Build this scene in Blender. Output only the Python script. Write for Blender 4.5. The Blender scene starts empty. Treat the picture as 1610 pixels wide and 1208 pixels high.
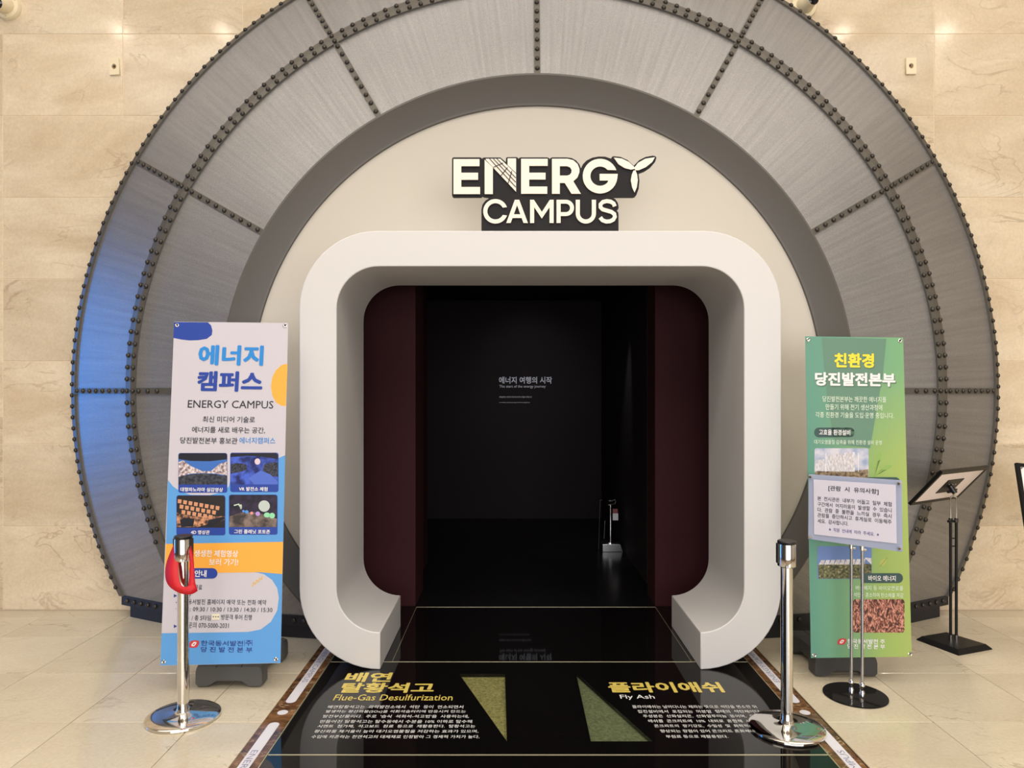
import bpy, bmesh, math, random
from mathutils import Vector, Matrix
from math import sin, cos, pi, sqrt, atan2, radians
random.seed(7)
S = bpy.context.scene
COL = S.collection
# ------------------------------------------------------------------ camera
F = 1119.0; PX0, PY0 = 806.0, 615.0; EYE = 1.61
cd = bpy.data.cameras.new('camera'); cam = bpy.data.objects.new('camera', cd); COL.objects.link(cam)
cd.sensor_fit = 'HORIZONTAL'; cd.sensor_width = 36.0; cd.lens = 36.0 * F / 1610.0
cd.shift_x = -(PX0 - 805.0) / 1610.0; cd.shift_y = (PY0 - 604.0) / 1610.0
cd.clip_start = .05; cd.clip_end = 100
cam.location = (0, 0, EYE); cam.rotation_euler = (pi / 2, 0, 0)
S.camera = cam
S.view_settings.view_transform = 'Standard'; S.view_settings.look = 'None'
S.view_settings.gamma = 1; S.view_settings.use_curve_mapping = False
S.view_settings.exposure = -0.46
# ------------------------------------------------------------------ world and lights
w = bpy.data.worlds.new('world'); S.world = w; w.use_nodes = True
w.node_tree.nodes['Background'].inputs[0].default_value = (.9, .8, .68, 1)
w.node_tree.nodes['Background'].inputs[1].default_value = .3
def area(name, loc, rot, sx, sy, e, col, spread=None):
    l = bpy.data.lights.new(name, 'AREA'); l.shape = 'RECTANGLE'; l.size = sx; l.size_y = sy
    l.energy = e; l.color = col
    if spread: l.spread = spread
    o = bpy.data.objects.new(name, l); COL.objects.link(o); o.location = loc; o.rotation_euler = rot
    return o
WARM = (1, .955, .89)
area('ceiling_fill_main', (0, -.6, 5.9), (0, 0, 0), 11, 4.5, 470, WARM)  # broad soft fill added for overall brightness, not a fixture of the lobby
area('ring_top_fill', (0, 3.9, 5.9), (0, 0, 0), 12, 1.5, 110, WARM)  # added overhead fill that brightens the top of the ring; no cove is built
# daylight from the glazed lobby front behind the photographer
area('lobby_daylight', (1.2, -5.5, 2.1), (radians(90), 0, 0), 9, 3.6, 600, (.98, .99, 1.03))
# blue display wall glowing at the far left end of the lobby
area('display_glow', (-8.6, 4.75, 2.0), (0, radians(-90), 0), 4.2, 1.0, 27, (.0, .28, 1), radians(75))
DOWN = [(x, 1.8) for x in (-4.76, -3.51, -2.26, -1.0, .25, 1.5, 2.75, 4.0, 5.25)]
for i, (x, y) in enumerate(DOWN):
    l = bpy.data.lights.new('downlight_beam', 'SPOT'); l.energy = 40; l.color = WARM; l.spot_size = radians(85); l.spot_blend = .8
    l.shadow_soft_size = .06
    o = bpy.data.objects.new('downlight_beam', l); COL.objects.link(o); o.location = (x, y, 5.9)
    o.rotation_euler = (radians(14), 0, 0)
def spot(loc, target, e, size, col, blend=.8, soft=.03):
    l = bpy.data.lights.new('inner_spot', 'SPOT'); l.energy = e; l.color = col; l.spot_size = radians(size); l.spot_blend = blend
    l.shadow_soft_size = soft
    o = bpy.data.objects.new('inner_spot', l); COL.objects.link(o); o.location = loc
    o.rotation_euler = (Vector(target) - Vector(loc)).to_track_quat('-Z', 'Y').to_euler()
spot((.2, 7.6, 2.5), (.2, 8.98, 1.8), 10, 70, (.9, .9, 1))
spot((.95, 6.7, 2.5), (1.0, 7.2, .2), 45, 40, (.85, .9, 1))

# ------------------------------------------------------------------ helpers
def lin(c):
    c = c / 255.0
    return c / 12.92 if c <= .04045 else ((c + .055) / 1.055) ** 2.4
def rgb(r, g, b): return (lin(r), lin(g), lin(b), 1)
MATS = {}
def mat(name, col, rough=.5, metal=0, spec=.5, emit=0, bump=None, alpha=None):
    if name in MATS: return MATS[name]
    m = bpy.data.materials.new(name); m.use_nodes = True; MATS[name] = m
    b = m.node_tree.nodes['Principled BSDF']
    b.inputs['Base Color'].default_value = col; b.inputs['Roughness'].default_value = rough
    b.inputs['Metallic'].default_value = metal; b.inputs['Specular IOR Level'].default_value = spec
    if emit: b.inputs['Emission Color'].default_value = col; b.inputs['Emission Strength'].default_value = emit
    if bump:
        nt = m.node_tree; n = nt.nodes.new('ShaderNodeTexNoise'); n.inputs['Scale'].default_value = bump[0]; n.inputs['Detail'].default_value = 5
        tc = nt.nodes.new('ShaderNodeTexCoord'); nt.links.new(tc.outputs['Object'], n.inputs['Vector'])
        bp = nt.nodes.new('ShaderNodeBump'); bp.inputs['Strength'].default_value = bump[1]; bp.inputs['Distance'].default_value = .01
        nt.links.new(n.outputs['Fac'], bp.inputs['Height']); nt.links.new(bp.outputs['Normal'], b.inputs['Normal'])
    return m
def nodes(m): return m.node_tree.nodes, m.node_tree.links, m.node_tree.nodes['Principled BSDF']
def ramp(N, stops, interp='LINEAR'):
    r = N.new('ShaderNodeValToRGB'); r.color_ramp.interpolation = interp
    e = r.color_ramp.elements
    while len(e) < len(stops): e.new(.5)
    for k, (p, c) in enumerate(stops): e[k].position = p; e[k].color = c
    return r
def tag(o, label=None, cat=None, group=None, kind=None):
    if label: o['label'] = label
    if cat: o['category'] = cat
    if group: o['group'] = group
    if kind: o['kind'] = kind
    return o
def empty(name, loc, rz=0, **k):
    o = bpy.data.objects.new(name, None); COL.objects.link(o); o.location = loc; o.rotation_euler = (0, 0, rz); o.empty_display_size = .1
    o.matrix_world = Matrix.Translation(loc) @ Matrix.Rotation(rz, 4, 'Z')
    return tag(o, **k)
WM = {}
def wmat(o):
    p = Matrix.Identity(4)
    while o: p = Matrix.LocRotScale(o.location, o.rotation_euler, o.scale) @ p; o = o.parent
    return p
def link(name, me, material=None, parent=None, world=False):
    """link a mesh as one object; world=True: mesh coordinates are world ones, moved into the parent's frame"""
    o = bpy.data.objects.new(name, me); COL.objects.link(o)
    if material: me.materials.clear(); me.materials.append(material)
    if parent:
        o.parent = parent
        if world: me.transform(wmat(parent).inverted())
    return o
def obj(name, bm, material, parent=None, smooth=False, world=False, bevel=0):
    me = bpy.data.meshes.new(name)
    bmesh.ops.recalc_face_normals(bm, faces=bm.faces)
    bm.to_mesh(me); bm.free()
    if smooth:
        for p in me.polygons: p.use_smooth = True
        if smooth != 'all': me.set_sharp_from_angle(angle=radians(38))
    o = link(name, me, material, parent, world)
    if bevel:
        b = o.modifiers.new('bevel', 'BEVEL'); b.width = bevel; b.segments = 3; b.limit_method = 'ANGLE'; b.angle_limit = radians(35)
    return o
def box(bm, x0, x1, y0, y1, z0, z1):
    v = [bm.verts.new(c) for c in ((x0,y0,z0),(x1,y0,z0),(x1,y1,z0),(x0,y1,z0),(x0,y0,z1),(x1,y0,z1),(x1,y1,z1),(x0,y1,z1))]
    for f in ((0,3,2,1),(4,5,6,7),(0,1,5,4),(1,2,6,5),(2,3,7,6),(3,0,4,7)): bm.faces.new([v[i] for i in f])
    return v
def B(*a):
    bm = bmesh.new(); box(bm, *a); return bm
def prism(bm, pts, d):
    """pts: 3D loop, d: extrusion vector"""
    d = Vector(d); a = [bm.verts.new(Vector(p)) for p in pts]; b = [bm.verts.new(Vector(p) + d) for p in pts]
    bm.faces.new(a); bm.faces.new(b[::-1]); n = len(a)
    for i in range(n): bm.faces.new((a[i], b[i], b[(i + 1) % n], a[(i + 1) % n]))
def lathe(bm, prof, n=24, c=(0, 0, 0), M=None):
    rings = []
    M = M or Matrix.Identity(4)
    for r, z in prof:
        if r < 1e-6: rings.append([bm.verts.new(M @ Vector((c[0], c[1], c[2] + z)))])
        else: rings.append([bm.verts.new(M @ Vector((c[0] + r * cos(2*pi*k/n), c[1] + r * sin(2*pi*k/n), c[2] + z))) for k in range(n)])
    for a, b in zip(rings, rings[1:]):
        for k in range(n):
            k2 = (k + 1) % n
            if len(a) == 1 and len(b) == 1: continue
            if len(a) == 1: bm.faces.new((a[0], b[k], b[k2]))
            elif len(b) == 1: bm.faces.new((a[k], a[k2], b[0]))
            else: bm.faces.new((a[k], a[k2], b[k2], b[k]))
    for r_, rv in ((prof[0], rings[0]), (prof[-1], rings[-1])):
        if len(rv) > 1: bm.faces.new(rv)
def cyl(bm, p0, p1, r, n=14, r1=None):
    p0, p1 = Vector(p0), Vector(p1); d = p1 - p0
    M = Matrix.Translation(p0) @ d.to_track_quat('Z', 'Y').to_matrix().to_4x4()
    lathe(bm, [(r, 0), (r if r1 is None else r1, d.length)], n, M=M)
def tube(bm, pts, r, n=8):
    for a, b in zip(pts, pts[1:]): cyl(bm, a, b, r, n)
def shape2d(loops, ext=0.0):
    """filled 2D outline with holes as mesh in XY (z 0..2*ext)"""
    c = bpy.data.curves.new('shape', 'CURVE'); c.dimensions = '2D'; c.fill_mode = 'BOTH' if ext else 'FRONT'; c.extrude = ext
    for lp in loops:
        s = c.splines.new('POLY'); s.points.add(len(lp) - 1); s.use_cyclic_u = True
        for k, p in enumerate(lp): s.points[k].co = (p[0], p[1], 0, 1)
    o = bpy.data.objects.new('tmp', c)
    me = bpy.data.meshes.new_from_object(o)
    bpy.data.objects.remove(o); bpy.data.curves.remove(c)
    return me
TC = bpy.data.curves.new('t', 'FONT'); TO = bpy.data.objects.new('tmp_text', TC)
def text_mesh(txt, bold=0.0, spacing=1.0):
    """outline text; heavy weights are several shifted copies of the outline in one mesh"""
    c = TC; c.body = txt; c.size = 1; c.space_character = spacing; c.resolution_u = 2
    me = bpy.data.meshes.new_from_object(TO)
    if bold > .003:
        bm = bmesh.new(); bm.from_mesh(me); n = 8 if bold > .02 else 4
        base = bm.verts[:] + bm.edges[:] + bm.faces[:]
        for k in range(n):
            d = bmesh.ops.duplicate(bm, geom=base); t = (k + .5) * 2 * pi / n
            bmesh.ops.translate(bm, verts=[g for g in d['geom'] if isinstance(g, bmesh.types.BMVert)], vec=(bold * cos(t), bold * sin(t), 6e-5 * (k + 1)))
        bm.to_mesh(me); bm.free()
    return me
def fit(me, x0, x1, y0, y1):
    xs = [v.co.x for v in me.vertices]; ys = [v.co.y for v in me.vertices]
    a, b, c, d = min(xs), max(xs), min(ys), max(ys)
    for v in me.vertices:
        v.co.x = x0 + (v.co.x - a) / (b - a) * (x1 - x0); v.co.y = y0 + (v.co.y - c) / (d - c) * (y1 - y0)
def at(px, py, Y): return Vector(((px - PX0) * Y / F, Y, EYE - (py - PY0) * Y / F))
def fl(px, py):                                   # point of the floor seen at a pixel
    Y = EYE * F / (py - PY0); return Vector(((px - PX0) * Y / F, Y, 0))
class Plane:
    """a flat printed face: origin, in-plane axes ex (right) and ey (up), normal towards the viewer"""
    def __init__(s, o, ex, ey):
        s.o = Vector(o); s.ex = Vector(ex).normalized(); ey = Vector(ey); s.ey = (ey - s.ex * ey.dot(s.ex)).normalized(); s.n = s.ex.cross(s.ey)
    def st(s, px, py):
        d = Vector(((px - PX0) / F, 1, -(py - PY0) / F)); c = Vector((0, 0, EYE))
        t = (s.o - c).dot(s.n) / d.dot(s.n); p = c + d * t - s.o
        return (p.dot(s.ex), p.dot(s.ey))
    def P(s, a, b, w=0): return s.o + s.ex * a + s.ey * b + s.n * w
    def M(s, w=0):
        m = Matrix.Identity(4)
        for i in range(3): m[i][0] = s.ex[i]; m[i][1] = s.ey[i]; m[i][2] = s.n[i]; m[i][3] = (s.o + s.n * w)[i]
        return m
    def put(s, name, me, material, parent, w):
        me.transform(s.M(w)); return link(name, me, material, parent, True)
    def text(s, txt, x0, x1, y0, y1, material, parent, w=.0012, bold=.0, name='lettering', **k):
        """box in photograph pixels: left, right, top, bottom"""
        me = text_mesh(txt, bold, **k)
        a = s.st(x0, (y0 + y1) / 2)[0]; b = s.st(x1, (y0 + y1) / 2)[0]
        t = s.st((x0 + x1) / 2, y0)[1]; u = s.st((x0 + x1) / 2, y1)[1]
        fit(me, a, b, u, t); return s.put(name, me, material, parent, w)
    def poly(s, loops, material, parent, w=.0006, name='print', ext=0):
        me = shape2d([[s.st(*p) for p in lp] for lp in loops], ext); return s.put(name, me, material, parent, w)
def rrect(x0, y0, x1, y1, r, n=6):
    o = []
    for cx, cy, a in ((x1 - r, y0 + r, -90), (x1 - r, y1 - r, 0), (x0 + r, y1 - r, 90), (x0 + r, y0 + r, 180)):
        for k in range(n + 1):
            t = radians(a + 90 * k / n); o.append((cx + r * cos(t), cy + r * sin(t)))
    return o
def ell(cx, cy, rx, ry, n=24, a0=0, a1=360):
    full = a1 - a0 >= 360
    return [(cx + rx * cos(radians(a0 + (a1 - a0) * k / (n if full else n - 1))), cy + ry * sin(radians(a0 + (a1 - a0) * k / (n if full else n - 1)))) for k in range(n)]

# ------------------------------------------------------------------ materials
def stone(name, c0, c1, vein, scale=1.3, rough=.16, rnd=.10, spec=.5, veinw=.02):
    m = mat(name, c0, rough, spec=spec); N, L, b = nodes(m)
    geo = N.new('ShaderNodeNewGeometry'); oi = N.new('ShaderNodeObjectInfo')
    add = N.new('ShaderNodeVectorMath'); add.operation = 'ADD'
    sc = N.new('ShaderNodeVectorMath'); sc.operation = 'SCALE'; sc.inputs[3].default_value = 17
    L.new(oi.outputs['Random'], sc.inputs[0]); L.new(geo.outputs['Position'], add.inputs[0]); L.new(sc.outputs[0], add.inputs[1])
    mp = N.new('ShaderNodeMapping'); mp.inputs['Scale'].default_value = (1, 1.6, 2.2); L.new(add.outputs[0], mp.inputs[0])
    n1 = N.new('ShaderNodeTexNoise'); n1.inputs['Scale'].default_value = scale; n1.inputs['Detail'].default_value = 8; n1.inputs['Roughness'].default_value = .62; n1.inputs['Distortion'].default_value = .7
    L.new(mp.outputs[0], n1.inputs['Vector'])
    r = ramp(N, [(.3, c0), (.68, c1)]); L.new(n1.outputs['Fac'], r.inputs[0])
    n2 = N.new('ShaderNodeTexNoise'); n2.inputs['Scale'].default_value = scale * 1.5; n2.inputs['Detail'].default_value = 6; n2.inputs['Distortion'].default_value = 1.4
    L.new(mp.outputs[0], n2.inputs['Vector'])
    rv = ramp(N, [(.5 - veinw, (0, 0, 0, 1)), (.5, (1, 1, 1, 1)), (.5 + veinw, (0, 0, 0, 1))]); L.new(n2.outputs['Fac'], rv.inputs[0])
    n4 = N.new('ShaderNodeTexNoise'); n4.inputs['Scale'].default_value = scale * 2; L.new(add.outputs[0], n4.inputs['Vector'])
    r4 = ramp(N, [(.48, (0, 0, 0, 1)), (.68, (.55, .55, .55, 1))]); L.new(n4.outputs['Fac'], r4.inputs[0])
    mm = N.new('ShaderNodeMath'); mm.operation = 'MULTIPLY'; L.new(rv.outputs[0], mm.inputs[0]); L.new(r4.outputs[0], mm.inputs[1])
    mx = N.new('ShaderNodeMixRGB'); L.new(mm.outputs[0], mx.inputs[0]); L.new(r.outputs[0], mx.inputs[1]); mx.inputs[2].default_value = vein
    n3 = N.new('ShaderNodeTexNoise'); n3.inputs['Scale'].default_value = 60; n3.inputs['Detail'].default_value = 4; L.new(geo.outputs['Position'], n3.inputs['Vector'])
    hs = N.new('ShaderNodeHueSaturation'); L.new(mx.outputs[0], hs.inputs['Color'])
    mr = N.new('ShaderNodeMapRange'); mr.inputs['To Min'].default_value = 1 - rnd; mr.inputs['To Max'].default_value = 1 + rnd * .5
    L.new(oi.outputs['Random'], mr.inputs[0])
    m3 = N.new('ShaderNodeMapRange'); m3.inputs['From Min'].default_value = .3; m3.inputs['From Max'].default_value = .7; m3.inputs['To Min'].default_value = .94; m3.inputs['To Max'].default_value = 1.05
    L.new(n3.outputs['Fac'], m3.inputs[0]); mu = N.new('ShaderNodeMath'); mu.operation = 'MULTIPLY'; L.new(mr.outputs[0], mu.inputs[0]); L.new(m3.outputs[0], mu.inputs[1])
    L.new(mu.outputs[0], hs.inputs['Value']); L.new(hs.outputs[0], b.inputs['Base Color'])
    return m
WALLTILE = stone('wall_travertine', rgb(211, 190, 159), rgb(238, 222, 195), rgb(172, 146, 116), 1.1, .12)
FLOORTILE = stone('floor_marble', rgb(204, 191, 166), rgb(223, 212, 188), rgb(150, 126, 95), 1.0, .13, .06, veinw=.012)
BROWN = stone('brown_marble', rgb(38, 20, 12), rgb(140, 98, 60), rgb(222, 195, 160), 9, .12, 0, veinw=.055)
GROUT_W = mat('wall_grout', rgb(235, 215, 185), .8); GROUT_F = mat('floor_grout', rgb(120, 95, 62), .9)
WHITE = mat('painted_white', rgb(216, 213, 211), .42)
CREAM = mat('painted_cream', rgb(204, 197, 184), .55)
CEIL = mat('ceiling_paint', rgb(225, 215, 200), .9)
PLAINW = stone('plain_travertine', rgb(186, 178, 166), rgb(206, 199, 188), rgb(165, 132, 95), .8, .4)
BAND = mat('dark_taupe_paint', rgb(96, 92, 87), .45, .1)
RIB = mat('rib_metal', rgb(104, 100, 93), .42, .45)
RIVET = mat('rivet_metal', rgb(72, 68, 63), .3, .7)
PLATE = mat('plate_cream', rgb(240, 226, 192), .5); PLINTH = mat('plinth_black', rgb(34, 34, 38), .5)
BLACKGLASS = mat('black_glass', (.004, .0035, .0035, 1), .03)
BLACKFLOOR = mat('black_vinyl', (.006, .006, .007, 1), .22, bump=(40, .05))
MAROON = mat('maroon_paint', rgb(58, 26, 30), .7, spec=.15); DARKWALL = mat('charcoal_wall', rgb(38, 30, 32), .7, spec=.2)
BRASS = mat('brass_strip', rgb(226, 218, 180), .35, .7)
CHROME = mat('chrome', rgb(225, 222, 216), .07, 1); STEEL = mat('brushed_steel', rgb(180, 180, 182), .25, 1)
BLACK = mat('black_plastic', rgb(22, 22, 24), .35); BLACKM = mat('black_powder_coat', rgb(10, 10, 11), .45, spec=.35)
SIGNBLACK = mat('sign_black', rgb(24, 21, 23), .6, spec=.3); IVORY = mat('letter_ivory', rgb(246, 236, 220), .45)
RED = mat('red_belt', rgb(200, 18, 32), .6)
GREYPL = mat('grey_plastic', rgb(84, 84, 82), .5, bump=(120, .15)); GREYPL2 = mat('dark_grey_plastic', rgb(62, 61, 60), .5, bump=(120, .15))
STRIPW = mat('strip_white', rgb(226, 224, 232), .35); STRIPT = mat('strip_text', rgb(140, 140, 165), .5)
GOLD = mat('gold_print', rgb(232, 208, 104), .35, .1); PRINTW = mat('white_print', rgb(235, 235, 232), .5)
FABRIC = mat('metallic_mesh_fabric', rgb(157, 157, 161), .45, .68)
N, L, b_ = nodes(FABRIC)
uv = N.new('ShaderNodeUVMap'); mp = N.new('ShaderNodeMapping'); mp.inputs['Scale'].default_value = (95, 1.2, 1); L.new(uv.outputs[0], mp.inputs[0])
n1 = N.new('ShaderNodeTexNoise'); n1.inputs['Scale'].default_value = 1; n1.inputs['Detail'].default_value = 3; L.new(mp.outputs[0], n1.inputs['Vector'])
mp2 = N.new('ShaderNodeMapping'); mp2.inputs['Scale'].default_value = (3, 2, 1); L.new(uv.outputs[0], mp2.inputs[0])
n2 = N.new('ShaderNodeTexNoise'); n2.inputs['Scale'].default_value = 1; L.new(mp2.outputs[0], n2.inputs['Vector'])
tc = N.new('ShaderNodeTexCoord'); n3 = N.new('ShaderNodeTexNoise'); n3.inputs['Scale'].default_value = 190; n3.inputs['Detail'].default_value = 3; L.new(tc.outputs['Object'], n3.inputs['Vector'])
def mapr(src, a, b, c, d):
    m = N.new('ShaderNodeMapRange'); 
    for k, v in zip(('From Min', 'From Max', 'To Min', 'To Max'), (a, b, c, d)): m.inputs[k].default_value = v
    L.new(src, m.inputs[0]); return m.outputs[0]
def mul(a, b):
    m = N.new('ShaderNodeMath'); m.operation = 'MULTIPLY'; L.new(a, m.inputs[0]); L.new(b, m.inputs[1]); return m.outputs[0]
v = mul(mul(mapr(n1.outputs['Fac'], .3, .7, .90, 1.07), mapr(n2.outputs['Fac'], .3, .7, .95, 1.04)), mapr(n3.outputs['Fac'], .3, .7, .84, 1.14))
hs = N.new('ShaderNodeHueSaturation'); hs.inputs['Color'].default_value = rgb(160, 158, 157); L.new(v, hs.inputs['Value']); L.new(hs.outputs[0], b_.inputs['Base Color'])
bp = N.new('ShaderNodeBump'); bp.inputs['Strength'].default_value = .25; bp.inputs['Distance'].default_value = .003; L.new(v, bp.inputs['Height']); L.new(bp.outputs[0], b_.inputs['Normal'])
def powder(name, c0, c1):
    m = mat(name, c0, .9); N, L, b = nodes(m)
    t = N.new('ShaderNodeTexCoord'); n = N.new('ShaderNodeTexNoise'); n.inputs['Scale'].default_value = 75; n.inputs['Detail'].default_value = 8; n.inputs['Roughness'].default_value = .7
    L.new(t.outputs['Object'], n.inputs['Vector']); r = ramp(N, [(.35, c0), (.65, c1)]); L.new(n.outputs['Fac'], r.inputs[0]); L.new(r.outputs[0], b.inputs['Base Color'])
    bp = N.new('ShaderNodeBump'); bp.inputs['Distance'].default_value = .02; bp.inputs['Strength'].default_value = .8; L.new(n.outputs['Fac'], bp.inputs['Height']); L.new(bp.outputs[0], b.inputs['Normal'])
    return m
GYPSUM = powder('gypsum_powder', rgb(108, 106, 52), rgb(186, 182, 112)); ASH = powder('fly_ash', rgb(80, 92, 56), rgb(134, 144, 100))
def clear(name, tint=(1, 1, 1, 1)):
    m = bpy.data.materials.new(name); m.use_nodes = True; nt = m.node_tree; nt.nodes.clear()
    o = nt.nodes.new('ShaderNodeOutputMaterial'); mx = nt.nodes.new('ShaderNodeMixShader'); lw = nt.nodes.new('ShaderNodeLayerWeight'); lw.inputs[0].default_value = .5
    p = nt.nodes.new('ShaderNodeMath'); p.operation = 'POWER'; p.inputs[1].default_value = 4; ma = nt.nodes.new('ShaderNodeMath'); ma.operation = 'MULTIPLY_ADD'; ma.inputs[1].default_value = .9; ma.inputs[2].default_value = .03
    t = nt.nodes.new('ShaderNodeBsdfTransparent'); t.inputs[0].default_value = tint; g = nt.nodes.new('ShaderNodeBsdfGlossy'); g.inputs['Roughness'].default_value = .03
    nt.links.new(lw.outputs['Facing'], p.inputs[0]); nt.links.new(p.outputs[0], ma.inputs[0]); nt.links.new(ma.outputs[0], mx.inputs[0])
    nt.links.new(t.outputs[0], mx.inputs[1]); nt.links.new(g.outputs[0], mx.inputs[2]); nt.links.new(mx.outputs[0], o.inputs[0])
    return m
PANE = clear('clear_pane'); ACRYL = clear('acrylic', (.96, .97, 1, 1))

# ------------------------------------------------------------------ room shell
CX = .16; CZ = EYE
WY = 5.222
X0, X1, YB, H = -9.0, 9.0, -6.0, 6.0
WALL = empty('wall_back', (0, WY, 0), label='beige travertine tiled lobby wall behind the riveted ring', cat='wall', kind='structure')
bm = bmesh.new()
box(bm, X0, -1.5, WY + .003, WY + .2, 0, H); box(bm, 1.8, X1, WY + .003, WY + .2, 0, H); box(bm, -1.5, 1.8, WY + .003, WY + .2, 2.75, H)
obj('wall_slab', bm, GROUT_W, WALL, world=True)
def tile_mesh(cache={}, **k):
    key = tuple(sorted(k.items()))
    if key not in cache:
        bm = bmesh.new(); box(bm, 0, k['w'], 0, k['d'], 0, k['h']); me = bpy.data.meshes.new('tile')
        bmesh.ops.bevel(bm, geom=bm.edges[:], offset=.0018, segments=1, affect='EDGES') if k.get('bev') else None
        bmesh.ops.recalc_face_normals(bm, faces=bm.faces); bm.to_mesh(me); bm.free(); me.materials.append(k['m']); cache[key] = me
    return cache[key]
def tile(name, parent, x, y, z, w, d, h, m):
    me = tile_mesh(w=round(w, 4), d=round(d, 4), h=round(h, 4), m=m, bev=1)
    o = bpy.data.objects.new(name, me); COL.objects.link(o); o.parent = parent; o.location = Vector((x, y, z)) - parent.location
    return o
G = .0025
zs = [.004, .616, 1.22, 1.828, 2.431, 3.03, 3.63, 4.23, 4.83, 5.43, 5.99]
for k in range(len(zs) - 1):
    z0, z1 = zs[k], zs[k + 1]
    wide = z0 < 3.0
    xsL = []; x = -3.74; step = 1.76 if z0 < 3.5 else .88
    xsL = [-3.74 + step * i for i in range(-2 if step > 1 else -4, 4)]
    xsR = [3.093 + (1.76 if z0 < 2.9 else .88) * i for i in range(-3, 5)]
    for xs, lo, hi in ((xsL, -7.3, CX), (xsR, CX, 7.0)):
        xs = [q for q in xs if lo < q < hi]; xs = ([] if xs is xsL else []) + xs
        if hi == CX: xs = xs + [CX]
        else: xs = [CX] + xs
        for a, b in zip(xs, xs[1:]):
            # behind the ring nothing of the wall shows: leave those tiles to the slab
            far = max(sqrt((p - CX) ** 2 + (q - CZ) ** 2) for p in (a, b) for q in (z0, z1))
            if far < 3.25: continue
            if (a < 1.8 and b > -1.5) and z0 < 2.75: continue
            tile('wall_tile', WALL, a + G, WY, z0 + G, b - a - 2 * G, .014, z1 - z0 - 2 * G, WALLTILE)
tag(obj('wall_left', B(X0 - .2, X0, YB, WY + .2, 0, H), mat('reflection_dimmer', rgb(70, 74, 86), .6)), 'unseen left end wall of the lobby, darkened to dim reflections in the ring', 'wall', kind='structure')  # wall out of view, its dark tone chosen to dim the left ring panels
tag(obj('wall_right', B(X1, X1 + .2, YB, WY + .2, 0, H), PLAINW), 'plain beige side wall at the right end of the lobby', 'wall', kind='structure')
tag(obj('wall_front', B(X0, X1, YB - .2, YB, 0, H), PLAINW), 'beige lobby wall behind the photographer', 'wall', kind='structure')
tag(obj('ceiling', B(X0, X1, YB, WY + .2, H, H + .2), CEIL), 'pale ceiling high over the lobby', 'ceiling', kind='structure')
# recessed downlights whose glints show in the polished wall
LAMP = mat('lamp_glow', (1, .88, .7, 1), .5, emit=220)
for i, (x, y) in enumerate(DOWN):
    e = empty('ceiling_light', (x, y, 5.96), label='round recessed downlight in the lobby ceiling, one of the row before the ring', cat='ceiling light', group='downlights in the ceiling')
    bm = bmesh.new(); lathe(bm, [(.085, .04), (.095, .0), (.075, -.004), (.07, .04)], 20); obj('trim_ring', bm, WHITE, e)
    bm = bmesh.new(); lathe(bm, [(.07, .02), (.07, .03)], 16); obj('lamp', bm, LAMP, e)

# ------------------------------------------------------------------ floor
FLOOR = empty('floor', (0, 0, 0), label='polished beige marble tile floor with an inlaid black glass walkway', cat='floor', kind='structure')
bm = bmesh.new(); TH = .02
BL0, BL1, BR1, BR0 = -1.214, -1.082, 1.395, 1.525
box(bm, X0, X1, YB, WY + .2, -.1, -.045)
box(bm, X0, BL0, YB, WY + .2, -.045, -.003); box(bm, BR0, X1, YB, WY + .2, -.045, -.003)
obj('floor_bed', bm, GROUT_F, FLOOR)
ys = [5.222, 5.06, 4.655] + [4.058 - .6 * i for i in range(0, 10)]
xl = [BL0] + [-1.545 - .6 * i for i in range(0, 10)]; xr = [BR0] + [2.045 + .6 * i for i in range(0, 9)]
g = .0016
for y1, y0 in zip(ys, ys[1:]):
    for a, b in list(zip(xl[1:], xl)) + list(zip(xr, xr[1:])):
        tile('floor_tile', FLOOR, a + g, y0 + g, -.012, b - a - 2 * g, y1 - y0 - 2 * g, .012, FLOORTILE)
YF = -1.0
# brown marble borders with white strips
for s, (a, b) in enumerate(((BL0, BL1), (BR1, BR0))):
    y = 5.2
    while y > YF:
        tile('border_stone', FLOOR, a + .001, y - .9 + .001, -.012, b - a - .002 - .006, .898, .012, BROWN); y -= .9
    c = (a + b) / 2 + (-.003 if s == 0 else .003)
    bm = bmesh.new(); xx = b - .004 if s == 0 else a + .002; box(bm, xx - .002, xx + .002, YF, 5.2, -.01, .001); obj('metal_edge', bm, BRASS, FLOOR)
    def capsule(y0, y1, r):
        pts = [(c + r * cos(radians(t)), y1 - r + r * sin(radians(t)), .0003) for t in range(0, 181, 20)] + [(c + r * cos(radians(t)), y0 + r + r * sin(radians(t)), .0003) for t in range(180, 361, 20)]
        bm = bmesh.new(); prism(bm, pts, (0, 0, .001)); return bm
    first = None
    for y0, y1 in ((3.67, 4.72), (2.41, 3.455), (1.15, 2.2)):
        st = obj('light_strip', capsule(y0, y1, .026), STRIPW, FLOOR)
        me = text_mesh('ENERGY CAMPUS', 0)
        fit(me, 0, .52, -.015, .015)
        R = Matrix.Rotation(radians(-90 if s == 0 else 90), 4, 'Z')
        me.transform(Matrix.Translation((c, y1 - .27 + (0 if s == 0 else -.52), .0018)) @ R); o = link('lettering', me, STRIPT, st)
    for y in (3.562, 2.30, 1.04):
        bm = bmesh.new(); lathe(bm, [(.026, .0003), (.026, .0013)], 20, (c, y, 0)); obj('light_dot', bm, STRIPW, FLOOR)
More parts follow.
